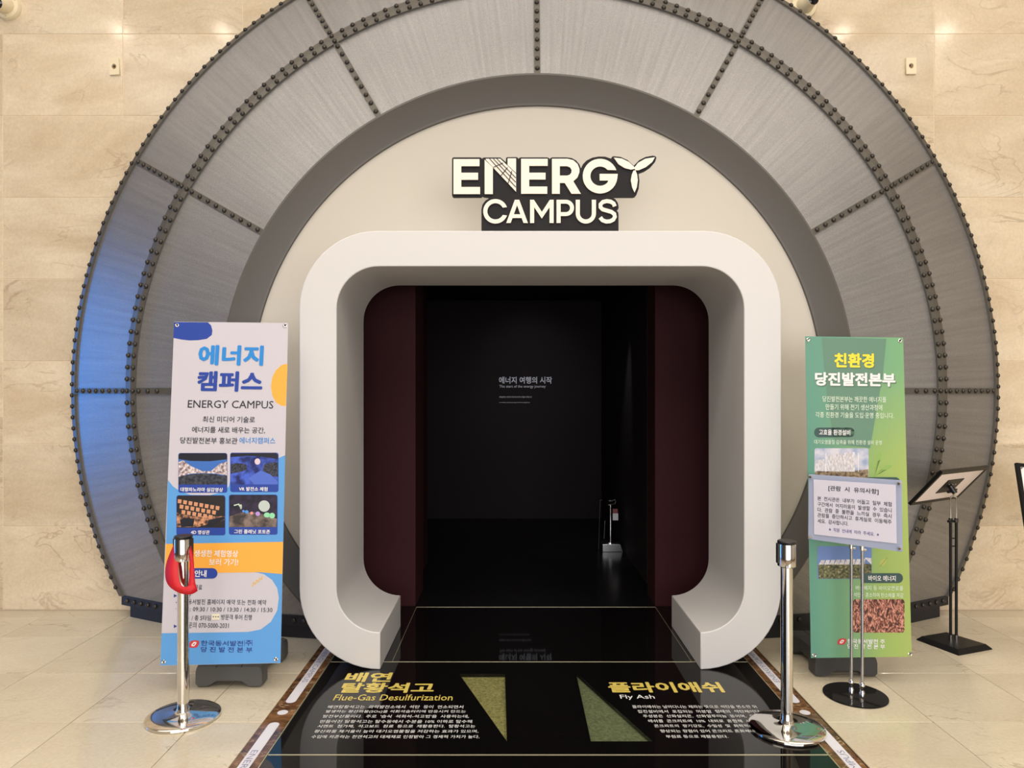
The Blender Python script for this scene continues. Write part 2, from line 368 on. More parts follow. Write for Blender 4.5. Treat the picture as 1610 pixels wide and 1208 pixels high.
# black glass panels
def glass_panel(x0, x1, y0, y1, holes=()):
    loops = [[(x0, y0), (x1, y0), (x1, y1), (x0, y1)]] + [list(h) for h in holes]
    me = shape2d(loops, .008); me.transform(Matrix.Translation((0, 0, -.008)))
    return link('glass_panel', me, BLACKGLASS, FLOOR)
xa, xb = BL1 + .001, BR1 - .001
tri = [[tuple(fl(*p)[:2]) for p in t] for t in ([(722, 1060), (794, 1060), (797, 1166)], [(905.5, 1058), (1026, 1166), (929, 1166)])]
J = .004
P2 = glass_panel(xa, xb, 3.147 + J, 4.229 - J, tri)
P1 = glass_panel(xa, xb, 2.07 + J, 3.147 - J); glass_panel(xa, xb, .99 + J, 2.07 - J); glass_panel(xa, xb, -.09 + J, .99 - J)
glass_panel(-.714, 1.061, 4.229 + J, 5.30 - J); glass_panel(xa, -.7185, 4.229 + J, 5.30 - J); glass_panel(1.0655, xb, 4.229 + J, 5.30 - J)
for y in (.99, 2.07, 3.147, 4.229): obj('metal_joint', B(xa, xb, y - J, y + J, -.012, .0012), BRASS, FLOOR)
obj('metal_joint', B(-.716, 1.063, 5.30 - J, 5.30 + J, -.012, .0012), BRASS, FLOOR)
for x in (-.7163, 1.0633): obj('metal_joint', B(x - .0012, x + .0012, 4.233, 5.296, -.012, .0006), BRASS, FLOOR)
obj('walkway_bed', B(xa, xb, YF, 5.3, -.044, -.0335), PLINTH, FLOOR)
for t, m in zip(tri, (GYPSUM, ASH)):
    bm = bmesh.new(); prism(bm, [(x, y, -.033) for x, y in [( .5*(t[0][0]+t[1][0]+t[2][0])/1.5 + (p[0]-(t[0][0]+t[1][0]+t[2][0])/3)*1.15, (t[0][1]+t[1][1]+t[2][1])/3 + (p[1]-(t[0][1]+t[1][1]+t[2][1])/3)*1.15) for p in t]], (0, 0, .013))
    o = obj('gypsum_powder' if m is GYPSUM else 'fly_ash', bm, m, P2); tag(o, 'yellow-green gypsum powder under glass' if m is GYPSUM else 'green-grey fly ash under glass', kind='stuff')
    bm = bmesh.new(); bm.faces.new([bm.verts.new((x, y, -.0008)) for x, y in t]); obj('window_pane', bm, PANE, P2)
obj('inner_floor', B(-2.6, 1.8, 5.304, 9.1, -.02, 0), BLACKFLOOR, FLOOR)
FP = Plane((0, 0, 0), (1, 0, 0), (0, 1, 0))
def ftext(txt, x0, x1, y0, y1, m, bold=.02, **k): return FP.text(txt, x0, x1, y0, y1, m, P2, .0006, bold, **k)
# titles: left edges follow the true left margin on the floor
def ftext2(txt, xl_, xr_, yt, yb, m, bold=.02, **k):
    a = fl(xl_, yb); b = fl(xr_, yb); t = fl(xl_, yt)
    me = text_mesh(txt, bold, **k); fit(me, a.x, b.x, a.y, t.y); return FP.put('lettering', me, m, P2, .0006)
ftext2('배연', 539, 613, 1058, 1073, GOLD, .036); ftext2('탈황석고', 532, 681, 1074, 1090, GOLD, .036)
ftext2('Flue-Gas Desulfurization', 523, 711, 1092.5, 1102, GOLD, .008)
rows = ['배연탈황석고는  화력발전소에서  석탄  등이  연소되면서', '발생하는 황산화물(SOx)을 석회석슬러리에 반응시켜 만드는', "발전부산물이다.  주로  '습식  석회석-석고법'을  사용하는데,",
        '만들어진 탈황석고는 탈수동에서 수분을 10% 이하로 탈수해', '시멘트  첨가제,  석고보드  원료  등으로  재활용한다.  탈황석고는', '황산화물 제거율이 높아 대기오염물질을 저감하는 효과가 있으며,', '수입에 의존하는 천연석고의 대체재로 인정받아 그 경제적 가치가 높다.']
for t, l, r, y in zip(rows, (514.5, 511, 506.5, 502, 498, 493, 488.5), (728, 732, 737, 742, 747, 752, 753.5), (1114.5, 1122, 1129.5, 1137.5, 1145, 1153, 1161.5)):
    ftext2(t, l, r, y - 5.0, y, PRINTW, .005)
ftext2('플라이애쉬', 959, 1141, 1073, 1089.5, GOLD, .036); ftext2('Fly Ash', 976.5, 1031, 1093, 1101, PRINTW, .008)
rows = ['플라이애쉬는 날아다니는 재라는 뜻으로 석탄을 연소한 뒤', '집진설비에서  포집되는  미분말  형태의  석탄재이다.', '주성분은  산화실리콘,  산화알루미늄  등이며,  플라이', '애쉬를  콘크리트에  10%  내외로  혼합해  사용하면', '콘크리트의  장기강도,  수밀성  및  화학적', '향상되는 장점이 있어 콘크리트 혼화재나', '부원료 등으로 재활용된다.']
for t, l, r, y in zip(rows, (995, 1003.5, 1012, 1020, 1029.5, 1039, 1048), (1191, 1198, 1203, 1206, 1178, 1189, 1146), (1114.2, 1121.6, 1129, 1136.6, 1144.4, 1152.4, 1161)):
    ftext2(t, l, r, y - 4.8, y, PRINTW, .005)

# ------------------------------------------------------------------ dark tunnel behind the portal
tag(obj('wall_inner_left', B(-2.0, -.728, 5.33, 5.78, 0, 2.75), MAROON), 'dark maroon wing wall inside the portal, left side', 'wall', kind='structure')
tag(obj('wall_inner_right', B(1.067, 2.2, 5.33, 5.62, 0, 2.75), MAROON), 'dark maroon wing wall inside the portal, right side', 'wall', kind='structure')
tag(obj('wall_tunnel_left', B(-2.4, -.80, 6.36, 6.67, 0, 2.75), MAROON), 'second dark wing wall deeper in the tunnel, left side', 'wall', kind='structure')
tag(obj('wall_tunnel_right', B(1.12, 1.3, 5.95, 8.98, 0, 2.75), DARKWALL), 'black side wall of the tunnel behind the metal stand', 'wall', kind='structure')
tag(obj('wall_outer_tunnel', B(-2.6, -2.4, 5.3, 8.98, 0, 2.75), DARKWALL), 'unlit outer side wall of the tunnel, far left', 'wall', kind='structure')
BW = obj('wall_tunnel_end', B(-2.6, 1.3, 8.98, 9.1, 0, 2.75), DARKWALL); tag(BW, 'dark end wall of the tunnel carrying small white lettering', 'wall', kind='structure')
tag(obj('ceiling_tunnel', B(-2.6, 2.2, 5.25, 9.1, 2.75, 2.85), DARKWALL), 'black ceiling of the tunnel', 'ceiling', kind='structure')
tag(obj('wall_jamb_left', B(-1.5, -1.2, 4.86, 5.33, 0, 2.75), DARKWALL), 'unlit jamb between portal frame and left wing wall', 'wall', kind='structure')
tag(obj('wall_jamb_right', B(1.52, 1.8, 4.86, 5.33, 0, 2.75), DARKWALL), 'unlit jamb between portal frame and right wing wall', 'wall', kind='structure')
tag(obj('ceiling_jamb', B(-1.5, 1.8, 4.86, 5.25, 2.5, 2.75), DARKWALL), 'unlit lintel just behind the portal frame', 'ceiling', kind='structure')
BP = Plane((0, 8.98, EYE), (1, 0, 0), (0, 0, 1))
WGLOW = mat('wall_lettering_white', rgb(240, 242, 250), .5)
BP.text('에너지 여행의 시작', 784.5, 868, 592.5, 603.5, WGLOW, BW, .002, .025)
BP.text('The start of the energy journey', 785, 858, 605.5, 611, WGLOW, BW, .002, .005)
BP.text('화력발전의 시작부터 미래 에너지까지 여행을 시작합니다.', 785, 836.5, 623.2, 625.8, WGLOW, BW, .002, .01)
BP.text('Let us start a journey to energy and the amazing future', 785, 833, 632, 634.4, WGLOW, BW, .002, .0)

# ------------------------------------------------------------------ round white wall with opening, portal frame
def frame_loop(rin_top, rin_bot, hw, ztop, foot=.924, zc=.47, hwc=.925, top_c=None):
    pass
HC = .925                        # half distance of the corner centres
def half_path(r_t, r_b, zc_t, zc_b=.467, n=14):
    """from the foot tip up to the top centre on the right side (x relative to CX)"""
    pts = [(HC, zc_b - r_b)]
    for k in range(1, n + 1):
        a = radians(-90 + 90 * k / n); pts.append((HC + r_b * cos(a), zc_b + r_b * sin(a)))
    # straight side, slightly different radius at the top
    for k in range(0, n + 1):
        a = radians(90 * k / n); pts.append((HC + r_b - r_t + r_t * cos(a), zc_t + r_t * sin(a)))
    return pts
outer = half_path(.45, .467, 2.536 - .45); inner = half_path(.245, .252, 2.330 - .245)
loop = [(CX + x, z) for x, z in outer] + [(CX - x, z) for x, z in outer[::-1]] + [(CX - x, z) for x, z in inner] + [(CX + x, z) for x, z in inner[::-1]]
YP0, YP1 = 4.11, 4.86
bm = bmesh.new()
n = len(outer)
def ring_strip(Y): return [[bm.verts.new((CX + s * x, Y, z)) for x, z in p] for p in (outer, inner) for s in (1, -1)]
f, k_ = ring_strip(YP0), ring_strip(YP1)
seq = lambda q: (q[0] + q[1][::-1], q[2] + q[3][::-1])
fo, fi = seq(f); ko, ki = seq(k_)
for i in range(len(fo) - 1):
    bm.faces.new((fo[i], fo[i+1], fi[i+1], fi[i])); bm.faces.new((ko[i+1], ko[i], ki[i], ki[i+1]))
    bm.faces.new((fo[i+1], fo[i], ko[i], ko[i+1])); bm.faces.new((fi[i], fi[i+1], ki[i+1], ki[i]))
for i in (0, -1): bm.faces.new((fo[i], fi[i], ki[i], ko[i]))
PORTAL = obj('portal_frame', bm, WHITE, None, smooth=True, bevel=.006)
tag(PORTAL, 'thick white rounded portal frame with inward curled feet around the dark doorway', 'doorway')
# round cream wall behind it
bm = bmesh.new()
Rd = 2.0
arc = [(CX + Rd * cos(radians(a)), CZ + Rd * sin(radians(a))) for a in [x * 2 for x in range(-26, 117)]]
mid = [(x + .0, z) for x, z in half_path(.34, .35, 2.43 - .34)][1:]
hole = [(CX + x, max(z, .0)) for x, z in mid if z > .2] + [(CX - x, z) for x, z in mid[::-1] if z > .2]
hx = hole[0][0] - CX
lp = [(CX + hx, .0)] + [(arc[0][0], 0)] + arc + [(arc[-1][0], 0), (CX - hx, .0)] + hole[::-1]
me = shape2d([lp], .02)
me.transform(Matrix.Translation((0, 4.74, 0)) @ Matrix.Rotation(pi / 2, 4, 'X'))
DISC = link('wall_entrance', me, CREAM); tag(DISC, 'round cream white wall panel between the white portal frame and the dark ring band', 'wall', kind='structure')

# ------------------------------------------------------------------ riveted ring
RO, YO, RM, YM, RI, YI = 3.31, 5.10, 2.712, 4.77, 2.05, 4.612
def prof(R):
    if R >= RM: return YM + (R - RM) * (YO - YM) / (RO - RM)
    return YI + (R - RI) * (YM - YI) / (RM - RI)
def nrm(R, a):
    s = (YO - YM) / (RO - RM) if R >= RM else (YM - YI) / (RM - RI)
    v = Vector((s * cos(a), -1, s * sin(a))); return v.normalized()
def rp(R, a, off=0):
    return Vector((CX + R * cos(a), prof(R), CZ + R * sin(a))) + nrm(R, a) * off
ZB = .145
RING = empty('riveted_ring', (CX, 4.95, 0), label='huge grey riveted ring of metallic mesh panels around the white entrance', cat='ring')
def cutz(bm, z=ZB):
    bmesh.ops.bisect_plane(bm, geom=bm.verts[:] + bm.edges[:] + bm.faces[:], plane_co=(0, 0, z), plane_no=(0, 0, 1), clear_inner=True)
def patch(R0, R1, a0, a1, off0, na=16, nr=4, thick=.02, uvs=True):
    bm = bmesh.new(); uvl = bm.loops.layers.uv.new('UVMap')
    gr = []
    for i in range(na + 1):
        a = radians(a0 + (a1 - a0) * i / na)
        gr.append([(bm.verts.new(rp(R0 + (R1 - R0) * j / nr, a, off0)), a * 1.0, (R0 + (R1 - R0) * j / nr)) for j in range(nr + 1)])
    for i in range(na):
        for j in range(nr):
            q = (gr[i][j], gr[i][j+1], gr[i+1][j+1], gr[i+1][j]); fc = bm.faces.new([t[0] for t in q])
            for lo, t in zip(fc.loops, q): lo[uvl].uv = (t[1], t[2])
    cutz(bm)
    bmesh.ops.recalc_face_normals(bm, faces=bm.faces)
    return bm
def shell(name, bm, m, parent, thick, ref_out=True):
    me = bpy.data.meshes.new(name)
    # make normals face the viewer, then thicken backwards
    for fc in bm.faces:
        if fc.normal.y > 0: fc.normal_flip()
    bm.to_mesh(me); bm.free()
    for p in me.polygons: p.use_smooth = True
    o = link(name, me, m, parent, True)
    s = o.modifiers.new('solid', 'SOLIDIFY'); s.thickness = thick; s.offset = -1
    e = o.modifiers.new('split', 'EDGE_SPLIT'); e.split_angle = radians(45)
    return o
gap = .004
segs = [(-30, 0)] + [(30 * k, 30 * k + 30) for k in range(6)] + [(180, 210)]
for a0, a1 in segs:
    da = math.degrees(gap / 2.7)
    shell('mesh_panel', patch(RM + .012, RO - .02, a0 + da, a1 - da, 0), FABRIC, RING, .012)
for a0, a1 in [(-46, 0)] + segs[1:-1] + [(180, 226)]:
    shell('mesh_panel', patch(RI + .005, RM - .012, a0 + da, a1 - da, 0), FABRIC, RING, .012)
# bands
rim = shell('rim_band', patch(RO - .035, RO, -28, 208, .014, 120, 1), RIB, RING, .03)
bm = bmesh.new(); gr = []
for i in range(121):
    a = radians(-27.5 + 235 * i / 120); p = rp(RO, a, .0); gr.append([bm.verts.new(p), bm.verts.new((p.x + .0 * cos(a), WY - .001, p.z))])
for i in range(120): bm.faces.new((gr[i][0], gr[i][1], gr[i+1][1], gr[i+1][0]))
cutz(bm)
o = obj('side_skin', bm, PLINTH, RING, world=True, smooth='all'); o.modifiers.new('solid', 'SOLIDIFY').thickness = .006
def two_band():
    bm = bmesh.new(); gr = []
    for i in range(141):
        a = radians(-34 + 248 * i / 140)
        gr.append([bm.verts.new(rp(RM + .04, a, .016)), bm.verts.new(Vector((CX + RM * cos(a), YM - .020, CZ + RM * sin(a)))), bm.verts.new(rp(RM - .035, a, .016))])
    for i in range(140):
        for j in (0, 1): bm.faces.new((gr[i][j], gr[i][j+1], gr[i+1][j+1], gr[i+1][j]))
    cutz(bm); bmesh.ops.recalc_face_normals(bm, faces=bm.faces)
    for fc in bm.faces:
        if fc.normal.y > 0: fc.normal_flip()
    me = bpy.data.meshes.new('middle_band'); bm.to_mesh(me); bm.free()
    o = link('middle_band', me, RIB, RING, True); s = o.modifiers.new('solid', 'SOLIDIFY'); s.thickness = .022; s.offset = -1
    return o
midb = two_band()
rivets = []                                     # (position, normal, parent)
for k in range(0, 7):
    a = radians(30 * k); t = Vector((-sin(a), 0, cos(a)))
    for R0, R1, cnt in ((RM + .035, RO - .03, 8), (RI + .0, RM - .03, 9)):
        bm = bmesh.new(); off = .012; hw = .02
        q = [rp(R0, a, off) - t * hw, rp(R1, a, off) - t * hw, rp(R1, a, off) + t * hw, rp(R0, a, off) + t * hw]
        prism(bm, q, -nrm((R0 + R1) / 2, a) * .016)
        so = obj('spoke_band', bm, RIB, RING, world=True)
        for i in range(cnt):
            R = R0 + (R1 - R0) * ((i + .55) / cnt); rivets.append((rp(R, a, off), nrm(R, a), so))
for i in range(int(235 / 30 * 22) + 1):
    a = radians(-27 + .27 + 30 / 22 * i)
    p = rp(RO - .010, a, .013)
    if p.z > ZB + .01: rivets.append((p, (nrm(RO, a) + Vector((cos(a), 0, sin(a))) * .5).normalized(), rim))
for i in range(-21, 130):
    a = radians(30 / 18 * i)
    for R, o_ in ((RM + .024, .018), (RM - .020, .018)):
        p = rp(R, a, o_)
        if p.z > ZB + .02: rivets.append((p, nrm(R, a), midb))
# inner dark funnel band
bm = bmesh.new(); gr = []
for i in range(141):
    a = radians(-52 + 284 * i / 140)
    gr.append([bm.verts.new((CX + r * cos(a), y, CZ + r * sin(a))) for r, y in ((RI + .012, YI + .02), (RI + .006, YI - .012), (RI - .006, YI - .014), (1.905, 4.695), (1.89, 4.700), (1.886, 4.73))])
for i in range(140):
    for j in range(5): bm.faces.new((gr[i][j], gr[i][j+1], gr[i+1][j+1], gr[i+1][j]))
cutz(bm, .0)
obj('inner_band', bm, BAND, RING, smooth=True, world=True).data
# bottom strips and plinth on both sides
def base_pts(z, x0, x1, n=24):
    out = []
    for i in range(n + 1):
        x = x0 + (x1 - x0) * i / n; R = sqrt(x * x + (z - CZ) ** 2); out.append((x, prof(min(max(R, RI), RO + .02))))
    return out
for s in (-1, 1):
    bm = bmesh.new()
    pts = base_pts(.11, sqrt(RO ** 2 - (CZ - .13) ** 2) - .005, 1.35)
    a = [bm.verts.new((CX + s * x, y - .014, .150)) for x, y in pts]; b = [bm.verts.new((CX + s * x, y - .016, .082)) for x, y in pts]
    c = [bm.verts.new((CX + s * x, y + .03, .150)) for x, y in pts]; d = [bm.verts.new((CX + s * x, y + .03, .082)) for x, y in pts]
    for i in range(len(pts) - 1):
        for u, v_ in ((a, b), (b, d), (d, c), (c, a)): bm.faces.new((u[i], v_[i], v_[i+1], u[i+1]))
    bm.faces.new((a[0], b[0], d[0], c[0])); bm.faces.new((a[-1], b[-1], d[-1], c[-1]))
    foot = obj('foot_band', bm, PLINTH if s < 0 else PLINTH, RING, world=True)
    xx = 2.90
    while xx > 1.4:
        R = sqrt(xx * xx + (.117 - CZ) ** 2); y = prof(min(R, RO)); rivets.append((Vector((CX + s * xx, y - .015, .117)), Vector((s * .35, -1, 0)).normalized(), foot)); xx -= .066
    bm = bmesh.new()
    pts = base_pts(.09, 2.885, 1.1)
    a = [bm.verts.new((CX + s * x, y, .0)) for x, y in pts]; b = [bm.verts.new((CX + s * x, y, .09)) for x, y in pts]
    c = [bm.verts.new((CX + s * x, WY - .02, .0)) for x, y in pts]; d = [bm.verts.new((CX + s * x, WY - .02, .09)) for x, y in pts]
    for i in range(len(pts) - 1):
        for u, v_ in ((a, b), (b, d), (d, c), (c, a)): bm.faces.new((u[i], v_[i], v_[i+1], u[i+1]))
    bm.faces.new((a[0], b[0], d[0], c[0])); bm.faces.new((a[-1], b[-1], d[-1], c[-1]))
    obj('plinth', bm, PLINTH, RING, world=True)
# rivets: 300 nearest in view as sub-parts, the rest joined
def vis(p):
    x = PX0 + p.x * F / p.y; y = PY0 - (p.z - EYE) * F / p.y
    return -5 < x < 1615 and -5 < y < 1213 and not (250 < x < 455 and 506 < y < 1045) and not (1266 < x < 1435 and 530 < y < 1034)
rivets = [r for r in rivets if vis(r[0]) or r[0].z > 4.3]
rank = sorted(range(len(rivets)), key=lambda i: (not vis(rivets[i][0]), rivets[i][0].y))
single = set(rank[:300])
def dome(bm, M=Matrix.Identity(4)): lathe(bm, [(.0165, -.002), (.0155, .006), (.0105, .0125), (0, .0155)], 8, M=M)
bm = bmesh.new(); dome(bm); rme = bpy.data.meshes.new('rivet'); bmesh.ops.recalc_face_normals(bm, faces=bm.faces); bm.to_mesh(rme); bm.free(); rme.materials.append(RIVET)
for p in rme.polygons: p.use_smooth = True
bm = bmesh.new()
for i, (p, nn, par) in enumerate(rivets):
    M = Matrix.Translation(p) @ nn.to_track_quat('Z', 'Y').to_matrix().to_4x4()
    if i in single:
        o = bpy.data.objects.new('rivet', rme); COL.objects.link(o); o.parent = par
        M2 = wmat(par).inverted() @ M; o.location = M2.to_translation(); o.rotation_euler = M2.to_euler()
    else: dome(bm, M)
o = obj('further_rivets', bm, RIVET, RING, world=True, smooth='all'); tag(o, kind='stuff')

# ------------------------------------------------------------------ sign above the portal
SY = 4.135
SIGN = empty('entrance_sign', (CX, SY + .02, 2.536), label='black cut-out sign reading ENERGY CAMPUS in ivory letters above the portal', cat='sign')
SP = Plane((0, SY, EYE), (1, 0, 0), (0, 0, 1))
cv = lambda pts: [(690 + x / 4.472, 230 + y / 4.472) for x, y in pts]
out = [(92,87),(95,79),(102,75),(288,75),(297,78),(303,85),(310,78),(320,76),(433,76),(470,108),(472,80),(480,74),(545,73),(555,77),(560,86),(566,78),(575,75),(762,75),(774,79),(780,88),(786,79),(797,75),(900,75),(935,80),(965,96),(988,122),(1000,152),(1015,122),(1040,97),(1080,77),(1125,69),(1170,70),(1212,84),(1218,72),(1230,67),(1280,72),(1330,95),(1372,134),(1410,95),(1455,72),(1505,63),(1524,66),(1532,78),(1524,104),(1490,143),(1450,170),(1405,187),(1412,240),(1407,295),(1392,338),(1382,351),(1368,355),(1218,355),(1243,371),(1260,396),(1266,428),(1262,440),(1248,446),(1262,462),(1265,478),(1265,594),(299,594),(299,440),(306,408),(325,382),(352,364),(345,355),(318,352),(306,346),(297,354),(103,355),(95,351),(92,343)]
SP.poly([cv(out)], SIGNBLACK, SIGN, -.02, 'backing_plate', .012)
letters = {
 'E': [[(103,92),(286,92),(286,142),(158,142),(158,188),(276,188),(276,238),(158,238),(158,288),(290,288),(290,338),(103,338)]],
 'N': [[(322,96),(380,152),(380,338),(322,338)]],
 'E2': [[(578,90),(765,90),(765,140),(635,140),(635,188),(750,188),(750,236),(635,236),(635,285),(762,285),(762,336),(578,336)]],
 'R': [[(795,90),(905,90),(945,100),(975,127),(988,160),(988,185),(975,220),(945,248),(998,336),(932,336),(885,260),(850,260),(850,336),(795,336)],
       [(850,142),(900,142),(922,150),(933,168),(931,188),(918,203),(900,208),(850,208)]],
}
def arc_(cx, cy, r, a0, a1, n): return [(cx + r * cos(radians(a0 + (a1 - a0) * k / n)), cy - r * sin(radians(a0 + (a1 - a0) * k / n))) for k in range(n + 1)]
letters['G'] = [arc_(1133, 212, 122, 20, 352, 30) + [(1257,196),(1130,196),(1130,243),(1190,243)] + arc_(1133, 212, 68, 325, 40, 22)]
for k, v_ in letters.items(): SP.poly([cv(l) for l in v_], IVORY, SIGN, .002, 'letter', .003)
# the N ends in a tilted solar panel, the Y is a wind turbine
SP.poly([cv([(483,87),(543,87),(543,190),(483,133)])], IVORY, SIGN, .002, 'letter', .003)
pan = SP.poly([cv([(330,90),(432,90),(543,196),(543,322),(330,96)])], IVORY, SIGN, .002, 'letter', .003); tag(pan, 'diagonal of the N drawn as a solar panel')
def bar(p, q, w):
    d = Vector((q[0] - p[0], q[1] - p[1])).normalized(); nx, ny = -d.y * w, d.x * w
    return cv([(p[0] + nx, p[1] + ny), (q[0] + nx, q[1] + ny), (q[0] - nx, q[1] - ny), (p[0] - nx, p[1] - ny)])
for p, q in (((356,90),(541,290)), ((382,90),(541,256)), ((407,90),(541,225)), ((383,152),(452,121)), ((437,210),(484,152)), ((487,264),(514,176))):
    SP.poly([bar(p, q, 2.6)], SIGNBLACK, pan, .0095, 'grid_line')
for lp in ([(1230,82),(1285,88),(1335,112),(1372,146),(1380,160),(1350,166),(1305,155),(1262,128)], [(1518,79),(1500,112),(1455,148),(1405,170),(1380,170),(1375,150),(1400,118),(1450,90)], [(1368,172),(1382,172),(1393,200),(1398,240),(1391,290),(1375,328),(1358,290),(1349,240),(1356,200)]):
    o = SP.poly([cv(lp)], IVORY, SIGN, .002, 'turbine_blade', .003)
def stroke(path, w):
    L_, R_ = [], []
    for i, p in enumerate(path):
        q0 = path[max(i - 1, 0)]; q1 = path[min(i + 1, len(path) - 1)]; d = Vector((q1[0] - q0[0], q1[1] - q0[1])).normalized()
        L_.append((p[0] - d.y * w, p[1] + d.x * w)); R_.append((p[0] + d.y * w, p[1] - d.x * w))
    return L_ + R_[::-1]
campus = {
 'C': [arc_(398, 459, 86, 20, 340, 34) + arc_(398, 459, 57, 333, 27, 28)],
 'A': [[(474,541),(534,378),(565,378),(626,541),(595,541),(582,506),(518,506),(505,541)], [(550,416),(527,480),(573,480)]],
 'M': [[(641,541),(641,378),(668,378),(724,463),(780,378),(807,378),(807,541),(778,541),(778,430),(724,510),(670,430),(670,541)]],
 'P': [[(827,378)] + arc_(893, 435, 57, 90, -90, 16) + [(856,492),(856,541),(827,541)], [(856,405)] + arc_(892, 435, 30, 90, -90, 12) + [(856,465)]],
 'U': [[(962,378),(991,378)] + [(x, y) for x, y in arc_(1033, 474, 42, 180, 360, 16)] + [(1075,378),(1104,378)] + arc_(1033, 474, 71, 0, -180, 20)],
 'S': [stroke([(1236,424),(1228,404),(1207,391),(1180,387),(1153,393),(1136,410),(1136,430),(1150,445),(1180,454),(1212,463),(1233,478),(1237,498),(1226,517),(1203,529),(1175,531),(1150,522),(1134,502)], 14)],
}
for k, v_ in campus.items(): SP.poly([cv(l) for l in v_], IVORY, SIGN, .002, 'letter', .003)

# ------------------------------------------------------------------ wall fittings
def camera_dome(px, py, name='security_camera', label='', aim=(0, -1, -.3)):
    p = at(px, py, WY); e = empty(name, p, label=label, cat='camera')
    R = Matrix.Rotation(pi / 2, 4, 'X')
    bm = bmesh.new(); lathe(bm, [(.096, 0), (.096, .02), (.088, .032), (.05, .036), (0, .036)], 32, M=R); obj('mounting_plate', bm, PLATE, e, smooth=True)
    for k in range(3):
        a = radians(30 + 120 * k); bm = bmesh.new(); lathe(bm, [(.006, .03), (.006, .036), (0, .038)], 8, M=R @ Matrix.Translation((.078 * cos(a), .078 * sin(a), 0))); obj('screw', bm, BRASS, e)
    A = Vector(aim).normalized().to_track_quat('Z', 'Y').to_matrix().to_4x4(); T = Matrix.Translation((0, -.03, 0)) @ A
    bm = bmesh.new(); lathe(bm, [(0, -.01), (.06, .0), (.062, .02), (.05, .05), (.044, .085), (.042, .11), (.040, .112)], 28, M=T); obj('camera_body', bm, PLATE, e, smooth=True)
    bm = bmesh.new(); lathe(bm, [(.041, .105), (.041, .1125), (.03, .118), (0, .121)], 24, M=T); obj('lens', bm, BLACKGLASS, e, smooth=True)
    return e
camera_dome(14, 12, label='cream dome security camera with black lens at the top left corner of the wall', aim=(.05, -1, -.35))
camera_dome(1262, 12, label='cream security camera half hidden behind the top right of the ring', aim=(.2, -1, -.1))
for px, side, ry in ((181, 'left', radians(3)), (1431, 'right', 0)):
    p = at(px, 106 if side == 'left' else 105, WY); e = empty('wall_plate', p, label='small cream plate with a round hole on the wall, %s of the ring' % side, cat='wall plate')
    loops = [[(-.037, -.06), (.037, -.06), (.037, .06), (-.037, .06)], ell(0, 0, .017, .019, 16)]
    me = shape2d(loops, .008); me.transform(Matrix.Translation((0, -.008, 0)) @ Matrix.Rotation(pi / 2, 4, 'X') @ Matrix.Rotation(ry, 4, 'Z')); link('face_plate', me, PLATE, e)
    bm = bmesh.new(); lathe(bm, [(.0165, 0), (.0165, .002)], 16, M=Matrix.Rotation(pi / 2, 4, 'X')); obj('socket_hole', bm, mat('socket_brown', rgb(160, 125, 85), .6), e)
    bm = bmesh.new(); lathe(bm, [(.006, 0), (.006, .006)], 10, M=Matrix.Translation((-.004, -.002, .006)) @ Matrix.Rotation(pi / 2, 4, 'X')); obj('socket_pin', bm, BLACK, e)

# ------------------------------------------------------------------ banner stands
def water_base(parent, x0, x1, y0, y1, h, m):
    """one moulded body: arched between the feet, waisted in plan"""
    bm = bmesh.new(); cx, cy = (x0 + x1) / 2, (y0 + y1) / 2; hx, hy = (x1 - x0) / 2, (y1 - y0) / 2; rows_ = []
    sm = lambda t: t * t * (3 - 2 * t)
    bump = lambda v: sm(max(0, min(1, (.62 - abs(v)) / .3)))
    NV = 20
    for j in range(NV + 1):
        v = -1 + 2 * j / NV; k = 1 - .20 * bump(v); end = 0 if 0 < j < NV else 1
        sec = []
        us = [-1, -.93, -.8, -.62, -.5, -.38, -.2, 0, .2, .38, .5, .62, .8, .93, 1]
        for u in us: sec.append((cx + u * hx * k, max(.030 * bump(u * .95), .034 * bump(v)) + (.012 if abs(u) == 1 else 0) + .008 * end))
        hh = h - .012 * end
        sec += [(cx + hx * k, hh - .03), (cx + hx * k * .97, hh - .008), (cx + hx * k * .88, hh), (cx + hx * k * .40, hh), (cx + hx * k * .38, hh - .006), (cx + hx * k * .36, hh), (cx - hx * k * .36, hh), (cx - hx * k * .38, hh - .006), (cx - hx * k * .40, hh), (cx - hx * k * .88, hh), (cx - hx * k * .97, hh - .008), (cx - hx * k, hh - .03)]
        rows_.append([bm.verts.new((x, cy + v * hy, z)) for x, z in sec])
    n_ = len(rows_[0])
    for a_, b2 in zip(rows_, rows_[1:]):
        for i in range(n_): bm.faces.new((a_[i], a_[(i + 1) % n_], b2[(i + 1) % n_], b2[i]))
    bm.faces.new(rows_[0]); bm.faces.new(rows_[-1])
    o = obj('water_base', bm, m, parent, world=True, smooth=True)
    bm = bmesh.new(); lathe(bm, [(.03, h - .005), (.03, h + .012), (.022, h + .02)], 20, (parent.location.x, parent.location.y, 0)); obj('pole_socket', bm, m, o, world=True, smooth=True)
    bm = bmesh.new(); lathe(bm, [(.026, h - .005), (.026, h + .008), (.0, h + .008)], 16, (cx + hx * .5, cy + hy * .55, 0)); obj('filler_cap', bm, BLACK, o, world=True, smooth=True)
    return o
def eyelet(pl, px, py, parent):
    a, b = pl.st(px, py); bm = bmesh.new(); n_ = 16; M = pl.M(.001) @ Matrix.Translation((a, b, 0))
    lathe(bm, [(.0055, 0), (.0055, .0025), (.008, .0035), (.011, .002), (.011, 0)], 16, M=M); o = obj('eyelet', bm, CHROME, parent, world=True, smooth=True)
    bm = bmesh.new(); p = [pl.P(a + x, b + y, w_) for x, y, w_ in ((0, 0, -.02), (0, .0, .006), (.004, .006, .010), (.008, .006, .004), (.012, .010, -.01))]
    tube(bm, p, .0016, 6); obj('hook', bm, BLACK, o, world=True)
